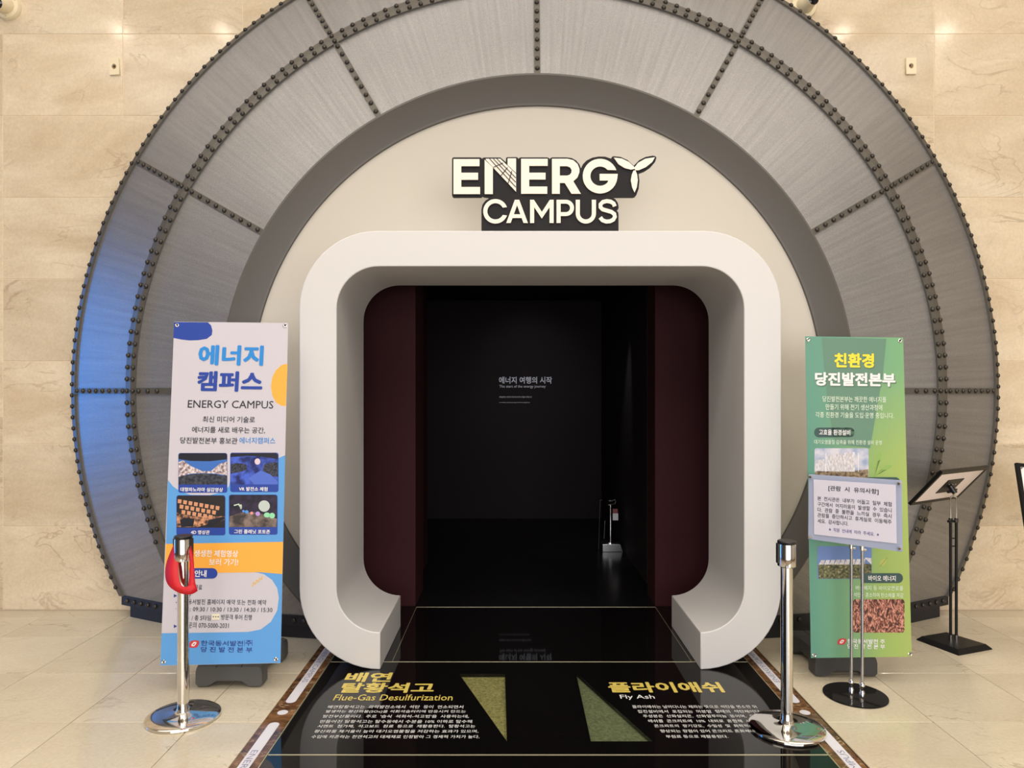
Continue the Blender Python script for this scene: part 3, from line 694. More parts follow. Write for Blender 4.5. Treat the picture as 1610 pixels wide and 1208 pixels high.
def banner_stand(name, label, corners, base, basemat, sheetmat, poleX, poleY):
    c = [at(*q) for q in corners]                # TL TR BR BL
    pl = Plane(c[0], c[1] - c[0], c[0] - c[3])
    e = empty(name, (poleX, poleY, 0), label=label, cat='banner')
    # the four outline points in the plane, densified, slightly billowed cloth
    q = [pl.st(p[0], p[1]) for p in corners]; nx, ny = 8, 22; bm = bmesh.new(); gr = []
    for j in range(ny + 1):
        v = j / ny; row = []
        for i in range(nx + 1):
            u = i / nx; A = [q[0][k] * (1-u) * (1-v) + q[1][k] * u * (1-v) + q[2][k] * u * v + q[3][k] * (1-u) * v for k in (0, 1)]
            row.append(bm.verts.new(pl.P(A[0], A[1])))
        gr.append(row)
    for j in range(ny):
        for i in range(nx): bm.faces.new((gr[j][i], gr[j+1][i], gr[j+1][i+1], gr[j][i+1]))
    bmesh.ops.recalc_face_normals(bm, faces=bm.faces)
    if sum(f_.normal.dot(pl.n) for f_ in bm.faces) < 0: bmesh.ops.reverse_faces(bm, faces=bm.faces)
    me = bpy.data.meshes.new('sheet'); bm.to_mesh(me); bm.free(); sh = link('banner_sheet', me, sheetmat, e, True)
    s = sh.modifiers.new('s', 'SOLIDIFY'); s.thickness = .0012; s.offset = -1
    water_base(e, *base, basemat)
    bm = bmesh.new(); top = (c[0] + c[1]) / 2 - pl.n * .03; bot = (c[2] + c[3]) / 2 - pl.n * .03
    cyl(bm, (poleX, poleY, .11), (poleX, poleY, top.z - .02), .016); obj('pole', bm, STEEL, e, world=True, smooth=True)
    for mid_, l, r in ((top, c[0], c[1]), (bot, c[3], c[2])):
        bm = bmesh.new(); inw = (r - l).normalized() * .03; dz = Vector((0, 0, -.02 if mid_ is top else .03))
        tube(bm, [l + inw * .4 - pl.n * .01 + dz, Vector((poleX, poleY - .012, mid_.z + dz.z)), r - inw * .4 - pl.n * .01 + dz], .006); obj('support_arm', bm, BLACK, e, world=True)
    return e, pl, sh
BWHITE = mat('banner_white', rgb(204, 199, 207), .5)
e, PL, SH = banner_stand('blue_banner_stand', 'tall white and blue event banner with an orange band on the left', ((274, 506, 3.98), (453, 508, 3.98), (441, 1043, 3.78), (252, 1047, 3.78)), (-1.72, -1.36, 3.86, 4.31, .125), GREYPL, BWHITE, -1.52, 4.10)
SKY = mat('print_sky_blue', rgb(92, 160, 224), .5); NAVY = mat('print_navy', rgb(34, 66, 160), .5); NAVYD = mat('print_deep_navy', rgb(34, 58, 140), .5)
ORNG = mat('print_orange', rgb(250, 176, 66), .5); TXT = mat('print_dark', rgb(40, 42, 52), .5); TBLUE = mat('print_title_blue', rgb(38, 136, 214), .5)
YEL = mat('print_yellow', rgb(236, 190, 90), .5); OWHITE = mat('print_white', rgb(240, 236, 236), .5)
Pp = lambda loops, m, w=.0006, name='print': PL.poly(loops if isinstance(loops[0][0], (tuple, list)) else [loops], m, SH, w, name)
T = lambda t, x0, x1, y0, y1, m, bold=.0, w=.0018, **k: PL.text(t, x0, x1, y0, y1, m, SH, w, bold, **k)
# coloured fields
Pp([(273.9,506.5),(327,507),(332,512),(334,520),(333,527),(325,533),(312,535),(298,535.5),(285,534),(272.7,531.5)], NAVY)
Pp([(453 - .9,572),(443,574),(434,582),(428,594),(426,608),(428,622),(434,633),(442,638),(449.5,639)], ORNG)
Pp([(264.2,755),(272,765),(282,772),(300,778.5),(330,779),(352,773),(360,765),(364,745),(380,740),(420,728),(448.5,716),(445.3,852.5),(261,856)], SKY)
Pp([(261,855.5),(445.2,852.2),(444,903),(409,900),(259.2,902)], ORNG, .0009)
Pp([(391,900),(415,903),(430,915),(437.5,932),(438,948),(432,972),(418,986),(400,993),(380,994.5),(442.3,1020)][:0] + [(400,899.5),(444,902.5),(441.2,1042.5),(252.2,1046.6),(254.2,996),(390,994),(410,990),(426,978),(436,960),(438.5,940),(436,925),(428,912),(415,903)], SKY, .0009)
# wording
T('에너지', 312, 414.5, 543, 575, TBLUE, .042); T('캠퍼스', 310.5, 413, 584, 616, NAVY, .042)
T('ENERGY CAMPUS', 295.5, 430, 630, 642, TXT, .004)
T('최신 미디어 기술로', 319, 401, 655, 664.5, TXT, .012); T('에너지를 새로 배우는 공간,', 302, 417, 671.5, 681.5, TXT, .012)
T('당진발전본부 홍보관', 283.5, 373.5, 688, 698, TXT, .012); T('에너지캠퍼스', 376.5, 433, 688, 698, TBLUE, .012)
# four captioned pictures
def noisy(name, c0, c1, scale, c2=None, sx=1, sy=1):
    m = mat(name, c0, .5); N, L, b = nodes(m); t = N.new('ShaderNodeTexCoord'); mp = N.new('ShaderNodeMapping'); mp.inputs['Scale'].default_value = (sx, 1, sy)
    n = N.new('ShaderNodeTexNoise'); n.inputs['Scale'].default_value = scale; n.inputs['Detail'].default_value = 4
    L.new(t.outputs['Object'], mp.inputs[0]); L.new(mp.outputs[0], n.inputs['Vector']); r = ramp(N, [(.38, c0), (.62, c1)] + ([(.75, c2)] if c2 else [])); L.new(n.outputs['Fac'], r.inputs[0]); L.new(r.outputs[0], b.inputs['Base Color']); return m
def picture(x0, y0, x1, y1, cap, cx0, cx1, layers, cap_h=9.5, dx=0):
    o = Pp(rrect(x0, y0, x1, y1, 3.5), NAVY, .0012, 'picture')
    for k, (lp, m) in enumerate(layers): 
        for q in (lp if isinstance(lp[0][0], (tuple, list)) else [lp]): PL.poly([q], m, SH, .0014 + .00012 * k, 'print')
    T(cap, cx0, cx1, y1 - cap_h + 1.3, y1 - 1.6, OWHITE, .022, .0028)
DK = mat('print_black_blue', rgb(14, 18, 34), .5); BLOSS = noisy('print_blossom', rgb(120, 95, 105), rgb(235, 222, 220), 75); POND = noisy('print_pond', rgb(18, 22, 34), rgb(70, 74, 84), 60)
PBLUE = mat('print_photo_blue', rgb(60, 110, 190), .5)
picture(280.5, 712.5, 357.5, 775, '대형파노라마 실감영상', 284, 351, [
  ([(281,716),(284,713),(354,713),(357,716),(357,760),(281,760)], DK), ([(281,722),(300,725),(330,725.5),(357,722.5),(357,748),(281,748)], PBLUE),
  ([(281,727),(288,724),(300,733),(318,741),(332,741),(345,730),(357,726),(357,748),(340,745),(320,744),(300,745),(281,750)], BLOSS),
  ([(281,750),(300,746),(320,744.5),(340,746),(357,750),(357,762),(281,762)], POND)])
VRB = noisy('print_vr_blue', rgb(20, 32, 100), rgb(70, 100, 210), 22); CROWD = noisy('print_crowd', rgb(8, 9, 16), rgb(70, 72, 90), 110)
picture(362, 712, 438, 774, 'VR 발전소 체험', 376, 421, [
  ([(363,715),(366,712.5),(434,712.5),(437,716),(437,762),(363,762)], VRB), ([(363,713),(434,712.5),(437,716),(437,722),(410,718),(390,717),(363,719)], DK),
  ([(363,731),(370,728),(387,730),(389,738),(380,742),(363,745)], CROWD), ([(416,730),(430,727),(437,728),(437,750),(420,748),(413,740)], CROWD),
  (ell(405, 726, 4.5, 5, 14), mat('print_glow', rgb(225, 205, 215), .5)), ([(390,752),(410,740),(425,746),(437,757),(437,762),(400,762)], mat('print_vr_floor', rgb(80, 110, 205), .5))])
SEAT = noisy('print_seats', rgb(60, 42, 36), rgb(216, 152, 112), 60); 
seatm = mat('print_seat_tan', rgb(212, 150, 112), .5)
seats = [[(280 + 8.5 * i + 3 * r, 785 + 8.5 * r + 1.5 * i), (286 + 8.5 * i + 3 * r, 786 + 8.5 * r + 1.5 * i), (285 + 8.5 * i + 3 * r, 792 + 8.5 * r + 1.5 * i), (279.5 + 8.5 * i + 3 * r, 791 + 8.5 * r + 1.5 * i)] for r in range(3) for i in range(8 - r)]
picture(277.5, 779, 354.5, 842, '4D 영상관', 300.5, 330, [
  ([(278.5,782),(281,779.5),(351,779.5),(354,783),(353.5,830),(277.8,830)], mat('print_hall', rgb(30, 26, 28), .5)),
  ([(278,806),(300,812),(353.5,812),(353,818),(310,829),(278,829)], SEAT), (seats, seatm),
  ([(283,818),(290,814),(306,816),(304,828),(285,829)], DK), ([(328,818),(353,812),(353,816),(332,828),(326,828)], DK)])
GP = noisy('print_planet_floor', rgb(58, 50, 48), rgb(140, 122, 112), 20)
picture(360, 778, 436.5, 841, '그린 플래닛 포토존', 368.5, 425, [
  ([(361,781),(364,778.5),(433,778.5),(436,782),(435.5,829),(360.5,829)], noisy('print_night', rgb(16, 14, 30), rgb(48, 36, 66), 30)), ([(361,812),(380,806),(405,806),(435.5,816),(435,829),(360.5,829)], GP),
  (ell(415.5, 796, 9, 9, 20), mat('print_moon', rgb(196, 206, 200), .5)), ([ell(420, 810, 5, 4, 12), ell(428, 811, 4.5, 4.5, 12)], mat('print_mint', rgb(150, 225, 175), .5)),
  ([ell(388, 805, 3, 2.6, 10), ell(383, 804, 2, 2, 10)], mat('print_ball_blue', rgb(80, 150, 230), .5)), ([ell(405.5, 808, 3.6, 3.6, 12)], mat('print_ball_violet', rgb(190, 150, 225), .5)), ([ell(396, 807, 2.4, 2.4, 10)], mat('print_ball_pink', rgb(235, 150, 150), .5)), ([[(368,794),(376,792),(380,798),(378,799),(375,794),(368,796)], ell(379, 797, 1.6, 4, 10)], mat('print_pale_light', rgb(205, 220, 200), .5))])
T('생생한 체험영상', 306, 374.5, 865, 876, OWHITE, .02); T('보러 가기!', 329, 374.5, 878.5, 889.5, OWHITE, .02)
Pp(rrect(264, 893.5, 342, 910, 8), NAVY, .0014); T('관람안내', 286, 325, 896.5, 907.5, OWHITE, .025)
sq = [(395 + t, 920 - .0 - t * .75 + 2.6 * sin(t * 1.35)) for t in [k * .6 for k in range(29)]]
Pp(sq + [(x + 1.3, y + 1.5) for x, y in sq[::-1]], YEL, .0016)
T('무료', 306, 318, 920, 928, TXT, .008)
for y in (937, 985): Pp([(273.5, y - 2.8), (278.5, y), (273.5, y + 2.8)], NAVYD, .0016)
T('예약', 281.5, 300, 933, 941, TXT, .008); T('- 한국동서발전 홈페이지 예약 또는 전화 예약', 276.5, 419, 942.5, 951, TXT, .004)
T('· 매일 : 09:30 / 10:30 / 13:30 / 14:30 / 15:30', 276.5, 428.5, 954, 962.5, TXT, .004)
T('/ 총 5타임', 301.5, 331.5, 967.5, 976, TXT, .004); T('방문객 투어 진행', 348, 396, 966.5, 975, TXT, .004); Pp([(333.5,965.5),(345.5,965),(345.3,974.5),(333.3,975)], mat('print_cream_patch', rgb(238, 230, 205), .5), .0016); T('- - -', 335, 344, 969, 971, TXT, 0)
T('예약문의 070-5000-2031', 281, 360, 978.5, 988, TXT, .004)
# logo and company name
REDP = mat('print_logo_red', rgb(205, 60, 62), .5)
def logo(P_, x, y, w_, h_, sheet):
    P_.poly([[(x, y + h_ * .55), (x + w_ * .2, y + h_ * .08), (x + w_ * .55, y), (x + w_ * .98, y + h_ * .05), (x + w_, y + h_ * .45), (x + w_ * .8, y + h_ * .92), (x + w_ * .45, y + h_), (x + w_ * .03, y + h_ * .95)]], REDP, sheet, .0016, 'logo')
    P_.poly([[(x + w_ * .28, y + h_ * .5), (x + w_ * .5, y + h_ * .2), (x + w_ * .75, y + h_ * .25), (x + w_ * .7, y + h_ * .5), (x + w_ * .5, y + h_ * .8), (x + w_ * .25, y + h_ * .75)], [(x + w_ * .38, y + h_ * .52), (x + w_ * .42, y + h_ * .68), (x + w_ * .6, y + h_ * .5), (x + w_ * .62, y + h_ * .35)]], OWHITE, sheet, .002, 'logo')
logo(PL, 297, 1007, 16.5, 12, SH)
T('한국동서발전', 316, 382.5, 1007.5, 1016, NAVYD, .02); T('주', 386, 396, 1007, 1015.5, NAVYD, .02)
for x in (384.4, 396.4): Pp([(x, 1006.5), (x + .6, 1006.5), (x + .6, 1016), (x, 1016)], NAVYD, .0016)
T('당 진 발 전 본 부', 316, 397, 1017.5, 1026, NAVYD, .02)
for p in ((278.5, 511.5), (448, 512.5), (257.5, 1041), (434, 1037)): eyelet(PL, *p, SH)

# green banner
GB = mat('green_banner_print', rgb(120, 180, 130), .5); N, L, b = nodes(GB)
GSH = None
e, PG, SG = banner_stand('green_banner_stand', 'tall green environment banner with power plant pictures on the right', ((1266, 529, 3.95), (1420, 531, 3.95), (1433.5, 1033, 3.88), (1275, 1035, 3.88)), (1.70, 2.05, 4.0, 4.45, .12), GREYPL2, GB, 1.88, 4.22)
t = N.new('ShaderNodeNewGeometry'); sep = N.new('ShaderNodeSeparateXYZ'); L.new(t.outputs['Position'], sep.inputs[0])
mr = N.new('ShaderNodeMapRange'); mr.inputs['From Min'].default_value = 1.62; mr.inputs['From Max'].default_value = 2.18; L.new(sep.outputs['X'], mr.inputs[0])
rt = ramp(N, [(0, rgb(98, 152, 132)), (.45, rgb(106, 156, 130)), (1, rgb(122, 174, 122))]); rb = ramp(N, [(0, rgb(88, 146, 128)), (.35, rgb(112, 160, 120)), (.7, rgb(150, 178, 96)), (1, rgb(164, 184, 98))])
L.new(mr.outputs[0], rt.inputs[0]); L.new(mr.outputs[0], rb.inputs[0]); mz = N.new('ShaderNodeMapRange'); mz.inputs['From Min'].default_value = 1.75; mz.inputs['From Max'].default_value = 1.2; L.new(sep.outputs['Z'], mz.inputs[0])
mx = N.new('ShaderNodeMixRGB'); L.new(mz.outputs[0], mx.inputs[0]); L.new(rt.outputs[0], mx.inputs[1]); L.new(rb.outputs[0], mx.inputs[2]); L.new(mx.outputs[0], b.inputs['Base Color'])
Gp = lambda loops, m, w=.0006, name='print': PG.poly(loops if isinstance(loops[0][0], (tuple, list)) else [loops], m, SG, w, name)
TG = lambda t, x0, x1, y0, y1, m, bold=.0, w=.002, **k: PG.text(t, x0, x1, y0, y1, m, SG, w, bold, **k)
Gp([(1292,531),(1393.5,533),(1388,590),(1379,640),(1368,705),(1352,703),(1325,700),(1310,690),(1300,620)], mat('print_green_shade', rgb(100, 138, 116), .5))
GY = mat('print_title_yellow', rgb(244, 222, 60), .5); GDK = mat('print_pine', rgb(52, 80, 78), .5); GSHAD = mat('print_shade', rgb(88, 120, 92), .5)
TG('친환경', 1313, 1375.5, 557, 580, GSHAD, .042, .0012); TG('친환경', 1311.5, 1374, 555.5, 578.5, GY, .042)
TG('당진발전본부', 1282.5, 1409, 588, 609, GSHAD, .042, .0012); TG('당진발전본부', 1281, 1407.5, 586, 607.5, OWHITE, .042)
GW = mat('print_pale_green', rgb(222, 236, 214), .5)
TG('당진발전본부는 깨끗한 에너지를', 1293, 1393, 623.5, 632.5, GW, .008); TG('만들기 위해 전기 생산과정에', 1298, 1387, 636, 645, GW, .008); TG('각종 친환경 기술을 도입·운영 중입니다.', 1282, 1405, 648.5, 657.5, GW, .008)
Gp(rrect(1280, 672.5, 1343.5, 688, 7.5), GDK); TG('고효율 환경설비', 1287.5, 1336.5, 675.5, 684.5, OWHITE, .02)
TG('대기오염물질 감축을 위해 친환경 설비 운영', 1280, 1386, 692, 699, GW, .006)
Gp(rrect(1280.5, 705, 1365.5, 760, 3), noisy('print_hazy_sky', rgb(150, 165, 195), rgb(214, 210, 218), 14), .0010, 'picture')
Gp([(1281,742),(1300,738),(1330,742),(1365,738),(1365,760),(1281,760)], noisy('print_river_bank', rgb(78, 62, 44), rgb(168, 146, 116), 50), .0013)
PW = noisy('print_plant', rgb(188, 180, 184), rgb(226, 222, 224), 130, sy=.4)
Gp([[(1282,741),(1283,724),(1296,722),(1297,729),(1302,729),(1302,715),(1308,714),(1309,717),(1314,717),(1315,713),(1321,712),(1322,716),(1327,716),(1328,712),(1334,711),(1335,714),(1338,714),(1339,711),(1344,711),(1344,742)]], PW, .0014)
for x in (1298, 1349): Gp([(x, 712), (x + 1, 712), (x + 1, 742), (x, 742)], OWHITE, .0015)
LEAF = mat('print_leaf', rgb(140, 176, 90), .5)
leaf = lambda x, y, w_, h_, a: [(x + (u * cos(a) - v_ * sin(a)), y + (u * sin(a) + v_ * cos(a))) for u, v_ in [(-w_, 0), (-w_ * .4, -h_), (w_ * .3, -h_ * .9), (w_, 0), (w_ * .3, h_ * .9), (-w_ * .4, h_)]]
Gp([leaf(1382, 718, 9, 3.6, -1.2), leaf(1395, 735, 9, 3.8, -.35), leaf(1372, 734, 5, 2.5, -2.0), [(1372, 754), (1380, 722), (1381, 722), (1374, 754)], [(1376, 746), (1392, 736), (1392, 737), (1377, 748)]], LEAF)
Gp(rrect(1352, 750.5, 1415, 766, 7.5), GDK, .0012)
Gp(rrect(1285, 859, 1370.5, 910.5, 3), mat('print_solar_sky', rgb(104, 132, 186), .5), .0010, 'picture')
Gp([(1286,888),(1310,885),(1370,887),(1370,908),(1366,910),(1287,910)], noisy('print_meadow', rgb(48, 56, 34), rgb(124, 120, 78), 80, rgb(225, 220, 200)), .0013)
Gp([[(1287 + 8 * i, 888), (1291 + 8 * i, 881 - i * .25), (1297 + 8 * i, 881 - i * .25), (1294.5 + 8 * i, 888)] for i in range(9)] + [[(1360, 877), (1370, 878), (1370, 888), (1358, 888)]], PW, .0015)
Gp(rrect(1352, 901.5, 1419.5, 917, 7.5), GDK, .0014); TG('바이오 에너지', 1365, 1408, 905, 914, OWHITE, .02)
TG('버섯배지 등 바이오연료를', 1345, 1419.5, 921, 928.5, GW, .006, w=.0024); TG('석탄과 혼소하여 탄소배출 저감', 1342, 1420, 932, 939.5, GW, .006)
Gp(leaf(1388.5, 884, 7.5, 4, -.8), mat('print_leaf2', rgb(178, 186, 96), .5)); Gp([(1383,890.5),(1395,876.5),(1395.5,877),(1384,891)], mat('print_leaf_vein', rgb(128, 142, 60), .5), .0009)
# wood pellets
PEL = mat('print_pellets', rgb(190, 125, 105), .5); N, L, b = nodes(PEL)
t = N.new('ShaderNodeTexCoord'); vo = N.new('ShaderNodeTexVoronoi'); vo.inputs['Scale'].default_value = 95; mp = N.new('ShaderNodeMapping'); mp.inputs['Scale'].default_value = (1, 1, .55); mp.inputs['Rotation'].default_value = (0, .5, 0)
nn = N.new('ShaderNodeTexNoise'); nn.inputs['Scale'].default_value = 30; av = N.new('ShaderNodeMixRGB'); av.inputs[0].default_value = .06; L.new(t.outputs['Object'], mp.inputs[0]); L.new(mp.outputs[0], av.inputs[1]); L.new(mp.outputs[0], nn.inputs['Vector']); L.new(nn.outputs['Color'], av.inputs[2]); L.new(av.outputs[0], vo.inputs['Vector'])
r = ramp(N, [(.15, rgb(222, 168, 148)), (.45, rgb(165, 100, 82)), (.7, rgb(62, 34, 26))]); L.new(vo.outputs['Distance'], r.inputs[0]); L.new(r.outputs[0], b.inputs['Base Color'])
Gp(rrect(1341, 942.5, 1422, 995, 4), PEL, .0012, 'picture')
logo(PG, 1316.5, 1004, 14, 10, SG)
TG('한국동서발전 주', 1332, 1391, 1005, 1012.5, OWHITE, .02); TG('당 진 발 전 본 부', 1332, 1391, 1013, 1020.5, OWHITE, .02)
for p in ((1270.5, 534.5), (1415, 536), (1280, 1030.5), (1430.5, 1028.5)): eyelet(PG, *p, SG)

# ------------------------------------------------------------------ queue posts
def queue_post(x, y, label):
    e = empty('queue_post', (x, y, 0), label=label, cat='queue barrier post', group=None)
    bm = bmesh.new(); lathe(bm, [(.170, .0), (.174, .006), (.173, .014), (.160, .022), (.10, .026), (.04, .032), (.033, .036), (.03, .05)], 48); obj('base', bm, CHROME, e, smooth=True)
    bm = bmesh.new(); lathe(bm, [(.0275, .03), (.0275, .78)], 28); obj('pole', bm, CHROME, e, smooth=True)
    bm = bmesh.new(); lathe(bm, [(.038, .775), (.042, .779), (.042, .882), (.040, .886)], 28); h = obj('belt_head', bm, CHROME, e, smooth=True)
    bm = bmesh.new(); lathe(bm, [(.041, .884), (.043, .888), (.043, .895), (.039, .899), (.0, .899)], 28); obj('cap', bm, BLACK, h, smooth=True)
    for a in (0, 90, 180):
        a = radians(a - 6); bm = bmesh.new(); box(bm, -.014, .014, -.047, -.036, .79, .885)
        bmesh.ops.rotate(bm, verts=bm.verts[:], cent=(0, 0, 0), matrix=Matrix.Rotation(a + pi / 2 + radians(12) * 0, 3, 'Z')); obj('belt_slot', bm, BLACK, h, bevel=.003)
    return e
QL = queue_post(-1.622, 3.505, 'chrome queue post with a red belt looped on itself, left of the walkway')
QR = queue_post(1.304, 3.386, 'chrome queue post without a belt, standing on the right edge of the walkway')
# red belt
def ribbon(name, E1, E2, Y, parent):
    bm = bmesh.new(); rows_ = []
    def sm(P_, m_=24):
        out_ = []; n_ = len(P_) - 1
        for k in range(m_ + 1):
            t_ = k / m_ * n_; i = min(int(t_), n_ - 1); f_ = t_ - i
            p = [P_[max(i - 1, 0)], P_[i], P_[i + 1], P_[min(i + 2, n_)]]
            out_.append(tuple(.5 * (2 * p[1][j] + (p[2][j] - p[0][j]) * f_ + (2 * p[0][j] - 5 * p[1][j] + 4 * p[2][j] - p[3][j]) * f_ * f_ + (3 * p[1][j] - p[0][j] - 3 * p[2][j] + p[3][j]) * f_ ** 3) for j in range(3)))
        return out_
    for a, b in zip(sm(E1), sm(E2)): rows_.append((bm.verts.new(at(*a)), bm.verts.new(at(*b))))
    for a, b in zip(rows_, rows_[1:]): bm.faces.new((a[0], a[1], b[1], b[0]))
    o = obj(name, bm, RED, parent, smooth='all', world=True); s = o.modifiers.new('s', 'SOLIDIFY'); s.thickness = .002
    return o
ribbon('belt', [(275,853,3.50),(263,882,3.48),(260,905,3.45),(266,922,3.42),(283,933,3.405),(300,935,3.41),(311,929.5,3.43)], [(281,880,3.475),(280.5,892,3.455),(281,905,3.43),(284,918,3.415),(290,923,3.41),(298,921,3.42),(303,916,3.44)], 0, QL)
ribbon('belt', [(311,929.5,3.432),(307,915,3.445),(305.5,895,3.46),(304,875,3.475),(300,858,3.49)], [(295,924,3.425),(297,912,3.44),(298,895,3.455),(298,880,3.465),(297,868,3.47)], 0, QL)

# ------------------------------------------------------------------ notice stand
NS = empty('notice_stand', (1.81, 3.76, 0), label='low twin-pole notice stand with a framed white rules sheet before the green banner', cat='notice stand')
bm = bmesh.new(); lathe(bm, [(.158, 0), (.160, .004), (.158, .008), (0, .010)], 40); obj('base', bm, mat('polished_black', rgb(40, 38, 38), .08, .6), NS, smooth=True)
px_ = []
for x in (1338.5, 1355.5):
    p = at(x, 863, 3.76 + (.012 if x < 1345 else -.028)); p.z = 0; px_.append(p)
    bm = bmesh.new(); lathe(bm, [(.0078, .01), (.0078, .80)], 14, (p.x, p.y, 0)); q = obj('pole', bm, STEEL, NS, smooth=True, world=True)
    bm = bmesh.new(); lathe(bm, [(.013, .008), (.013, .03), (.0105, .034), (.0105, .05), (.013, .054), (.013, .075), (.008, .082)], 14, (p.x, p.y, 0)); obj('collar', bm, CHROME, q, smooth=True, world=True)
    bm = bmesh.new(); lathe(bm, [(.010, .775), (.010, .80)], 12, (p.x, p.y, 0)); cyl(bm, (p.x + .005, p.y - .004, .778), (p.x + .018, p.y - .008, .777), .0055, 10); obj('clamp', bm, CHROME, q, world=True)
cn = [at(1271.2, 746, 3.86), at(1417.8, 755.6, 3.60), at(1418.8, 868.6, 3.60), at(1270.4, 847.6, 3.86)]
PN = Plane(cn[0], cn[1] - cn[0], cn[0] - cn[3])
hold = PN.poly([[(1271.2, 746), (1417.8, 755.6), (1418.8, 868.4), (1270.4, 847.8)]], mat('acrylic_back', rgb(176, 182, 200), .25), NS, -.006, 'sign_board', .002)
pap = PN.poly([[(1279, 754), (1408.5, 762.5), (1410, 855), (1280, 840.5)]], mat('paper', rgb(232, 224, 228), .6), hold, .0004, 'paper')
pan = PN.poly([[(1271.2, 746), (1417.8, 755.6), (1418.8, 868.4), (1270.4, 847.8)]], ACRYL, NS, .004, 'acrylic_cover')
for p in ((1274.5, 750), (1413.5, 760.5), (1414.5, 862.5), (1274, 844.5)):
    a, b = PN.st(*p); bm = bmesh.new(); lathe(bm, [(.008, -.002), (.008, .009), (.006, .012), (0, .012)], 12, M=PN.M(0) @ Matrix.Translation((a, b, 0))); obj('corner_bolt', bm, CHROME, NS, world=True, smooth=True)
def nt(t, x0, x1, y, h, bold=.01, m=TXT):
    """lettering parallel to the sheet: pixel ends at mid height y (given at x0)"""
    me = text_mesh(t, bold)
    a0, b0 = PN.st(x0, y); sl = 0
    ex = PN.st(x1, y)[0]; fit(me, a0, ex, b0 - h / 2, b0 + h / 2); return PN.put('lettering', me, m, hold, .0014)
nt('[관람  시  유의사항]', 1302.5, 1381.5, 768, .031, .018)
for t, y, x1 in (('본  전시관은  내부가  어둡고  일부  체험', 783.6, 1402), ('구간에서  어지러움이  발생할  수  있습니', 792.6, 1402), ('다.  관람  중  불편을  느끼실  경우  즉시', 801.3, 1402), ('관람을  중단하시고  휴게실로  이동해주', 809.8, 1402), ('세요.  감사합니다.', 819, 1334)):
    nt(t, 1285.5, x1, y, .023)
nt('※  직원  안내에  따라  주세요.  ※', 1303.5, 1382, 832.5, .02, .004, mat('print_violet', rgb(70, 60, 140), .5))

# ------------------------------------------------------------------ black stand seen from behind
BS = empty('sign_stand', (2.79, 4.51, 0), label='black floor stand with tilted board seen from its white back, beside the green banner', cat='sign stand')
bc = [Vector((2.61, 4.60, 0)), Vector((2.85, 4.69, 0)), Vector((2.985, 4.43, 0)), Vector((2.71, 4.325, 0))]; ctr = sum(bc, Vector()) / 4
bm = bmesh.new(); lo = [bm.verts.new(p) for p in bc]; l2 = [bm.verts.new(p + Vector((0, 0, .006))) for p in bc]; up = [bm.verts.new(ctr + (p - ctr) * .84 + Vector((0, 0, .03))) for p in bc]
bm.faces.new(lo); bm.faces.new(up)
for i in range(4):
    for u, v_ in ((lo, l2), (l2, up)): bm.faces.new((u[i], u[(i+1) % 4], v_[(i+1) % 4], v_[i]))
obj('base', bm, BLACKM, BS, world=True)
for x in (1494.6, 1503.6):
    X = (x - PX0) * 4.525 / F
    bm = bmesh.new(); cyl(bm, (X, 4.525, .03), (X, 4.525, .785), .0085, 12); q = obj('pole', bm, BLACKM, BS, world=True, smooth=True)
    bm = bmesh.new(); cyl(bm, (X, 4.525, .785), (X, 4.525, .935), .0045, 10); obj('inner_rod', bm, CHROME, BS, world=True, smooth=True)
    bm = bmesh.new(); cyl(bm, (X, 4.525, .028), (X, 4.525, .06), .012, 12); obj('collar', bm, CHROME, q, world=True, smooth=True)
    bm = bmesh.new(); cyl(bm, (X, 4.525, .775), (X, 4.525, .80), .012, 12); cyl(bm, (X - .01, 4.51, .787), (X - .035, 4.49, .787), .009, 10); obj('clamp_knob', bm, BLACK, q, world=True)
Xa, Xb = [(x - PX0) * 4.525 / F for x in (1494.6, 1503.6)]
for z in (.62, .67): obj('cross_bar', B(Xa, Xb, 4.522, 4.528, z, z + .006), BLACKM, BS, world=True)
bm = bmesh.new(); tube(bm, [(Xa, 4.525, .935), ((Xa + Xb) / 2, 4.525, .945), (Xb, 4.525, .935)], .0045); cyl(bm, ((Xa + Xb) / 2, 4.525, .94), ((Xa + Xb) / 2 - .005, 4.49, .99), .008); obj('swivel_joint', bm, CHROME, BS, world=True)
def board(A, D, Bp, parent, back=True):
    ex = D - A; ey = Bp - A; C = Bp + ex; nv = ex.cross(ey).normalized()     # towards the viewer
    def P(u, v_, w_=0): return A + ex * u + ey * v_ + nv * w_
    bm = bmesh.new(); prism(bm, [P(0, 0), P(1, 0), P(1, 1), P(0, 1)], nv * -.014); o = obj('sign_board', bm, BLACKM, parent, world=True)
    fu, fv = .020 / ex.length, .022 / ey.length
    for q in ([(0, 0), (1, 0), (1, fv), (0, fv)], [(0, 1 - fv), (1, 1 - fv), (1, 1), (0, 1)], [(0, fv), (fu, fv), (fu, 1 - fv), (0, 1 - fv)], [(1 - fu, fv), (1, fv), (1, 1 - fv), (1 - fu, 1 - fv)]):
        bm = bmesh.new(); prism(bm, [P(u, v_, 0) for u, v_ in q], nv * .006); obj('board_frame', bm, BLACKM, o, world=True)
    bm = bmesh.new(); prism(bm, [P(u, v_, .0002) for u, v_ in ((fu, fv), (1 - fu, fv), (1 - fu, 1 - fv), (fu, 1 - fv))], nv * .001); obj('backing_sheet' if back else 'poster', bm, mat('board_back', rgb(250, 236, 230), .6) if back else PRINTW, o, world=True)
    return P, nv, o
P, nv, o = board(at(1430, 794, 4.4), at(1504, 783, 4.7), at(1481, 742, 4.24), BS)
bm = bmesh.new(); prism(bm, [P(u, v_, .001) for u, v_ in ((.33, .30), (.67, .30), (.67, .70), (.33, .70))], nv * .004); obj('mounting_plate', bm, BLACKM, o, world=True)
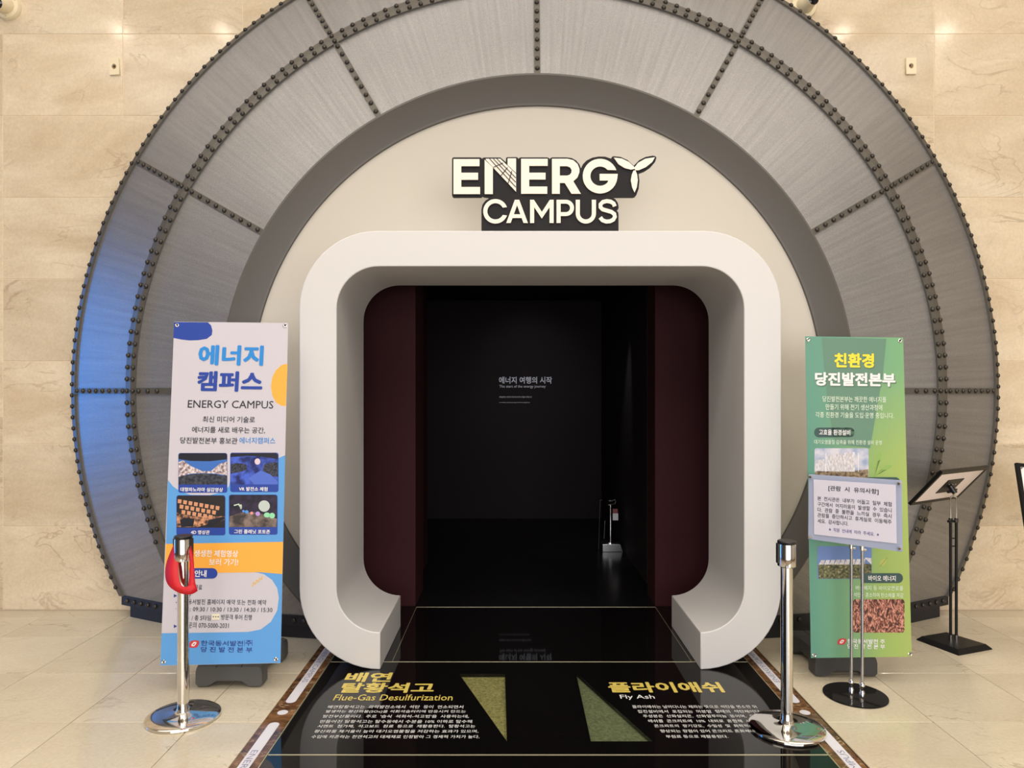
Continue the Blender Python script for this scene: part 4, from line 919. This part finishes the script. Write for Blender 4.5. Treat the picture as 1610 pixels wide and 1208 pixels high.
bm = bmesh.new(); cyl(bm, P(.5, .5, .004), P(.52, .44, .05), .016, 12); cyl(bm, P(.44, .42, .03), P(.6, .42, .03), .009, 10); obj('tilt_hinge', bm, BLACK, o, world=True)
for u in (.44, .5, .56):
    bm = bmesh.new(); cyl(bm, P(u, .56, .004), P(u, .56, .010), .005, 8); obj('screw', bm, CHROME, o, world=True)
# second board cut by the right edge of the picture
BS2 = empty('poster_stand', (3.42, 4.25, 0), label='black framed poster board cut off by the right edge of the picture', cat='sign stand')
P, nv, o = board(at(1617, 860, 4.05), at(1720, 872, 4.05), at(1597, 728, 4.22), BS2, False)
bm = bmesh.new(); cyl(bm, P(.06, .94, .0), P(.06, .94, .010), .007, 10); obj('corner_bolt', bm, CHROME, o, world=True)
bm = bmesh.new(); cyl(bm, (3.36, 4.18, .02), (3.36, 4.18, .90), .012); obj('pole', bm, BLACKM, BS2, world=True); obj('base', B(3.22, 3.52, 4.05, 4.35, 0, .02), BLACKM, BS2, world=True)

# ------------------------------------------------------------------ small metal stand in the tunnel
TS = empty('metal_stand', (1.0, 7.2, 0), label='small shiny metal stand with a card, deep in the dark tunnel at right', cat='stand')
bm = bmesh.new(); prism(bm, [(.90, 7.12, 0), (1.105, 7.12, 0), (1.08, 7.12, .075), (.90, 7.12, .075)], (0, .2, 0)); obj('base', bm, STEEL, TS, world=True, bevel=.004)
bm = bmesh.new(); lathe(bm, [(.07, .075), (.07, .085), (.012, .095)], 20, (.99, 7.22, 0)); obj('foot_plate', bm, CHROME, TS, world=True, smooth=True)
bm = bmesh.new(); lathe(bm, [(.012, .09), (.012, .42), (.008, .425), (.008, .46)], 14, (.99, 7.2, 0)); obj('pole', bm, STEEL, TS, world=True, smooth=True)
bm = bmesh.new(); cyl(bm, (.965, 7.2, .455), (1.02, 7.2, .465), .007); cyl(bm, (.97, 7.2, .50), (1.01, 7.2, .50), .006); tube(bm, [(1.01, 7.2, .50), (1.035, 7.2, .51), (1.045, 7.2, .49), (1.03, 7.2, .465)], .003); obj('tap', bm, CHROME, TS, world=True)
obj('card', B(1.01, 1.065, 7.18, 7.184, .305, .375), PRINTW, TS, world=True); obj('card_header', B(1.01, 1.06, 7.178, 7.182, .378, .42), mat('card_red', rgb(150, 80, 76), .5), TS, world=True)
bm = bmesh.new(); tube(bm, [(.905, 7.19, .505), (.885, 7.19, .505), (.878, 7.19, .3), (.868, 7.19, .01)], .0035); obj('cable', bm, STEEL, TS, world=True)
bm = bmesh.new(); tube(bm, [(.933, 7.19, .30), (.925, 7.19, .12)], .006); obj('handle', bm, STEEL, TS, world=True)
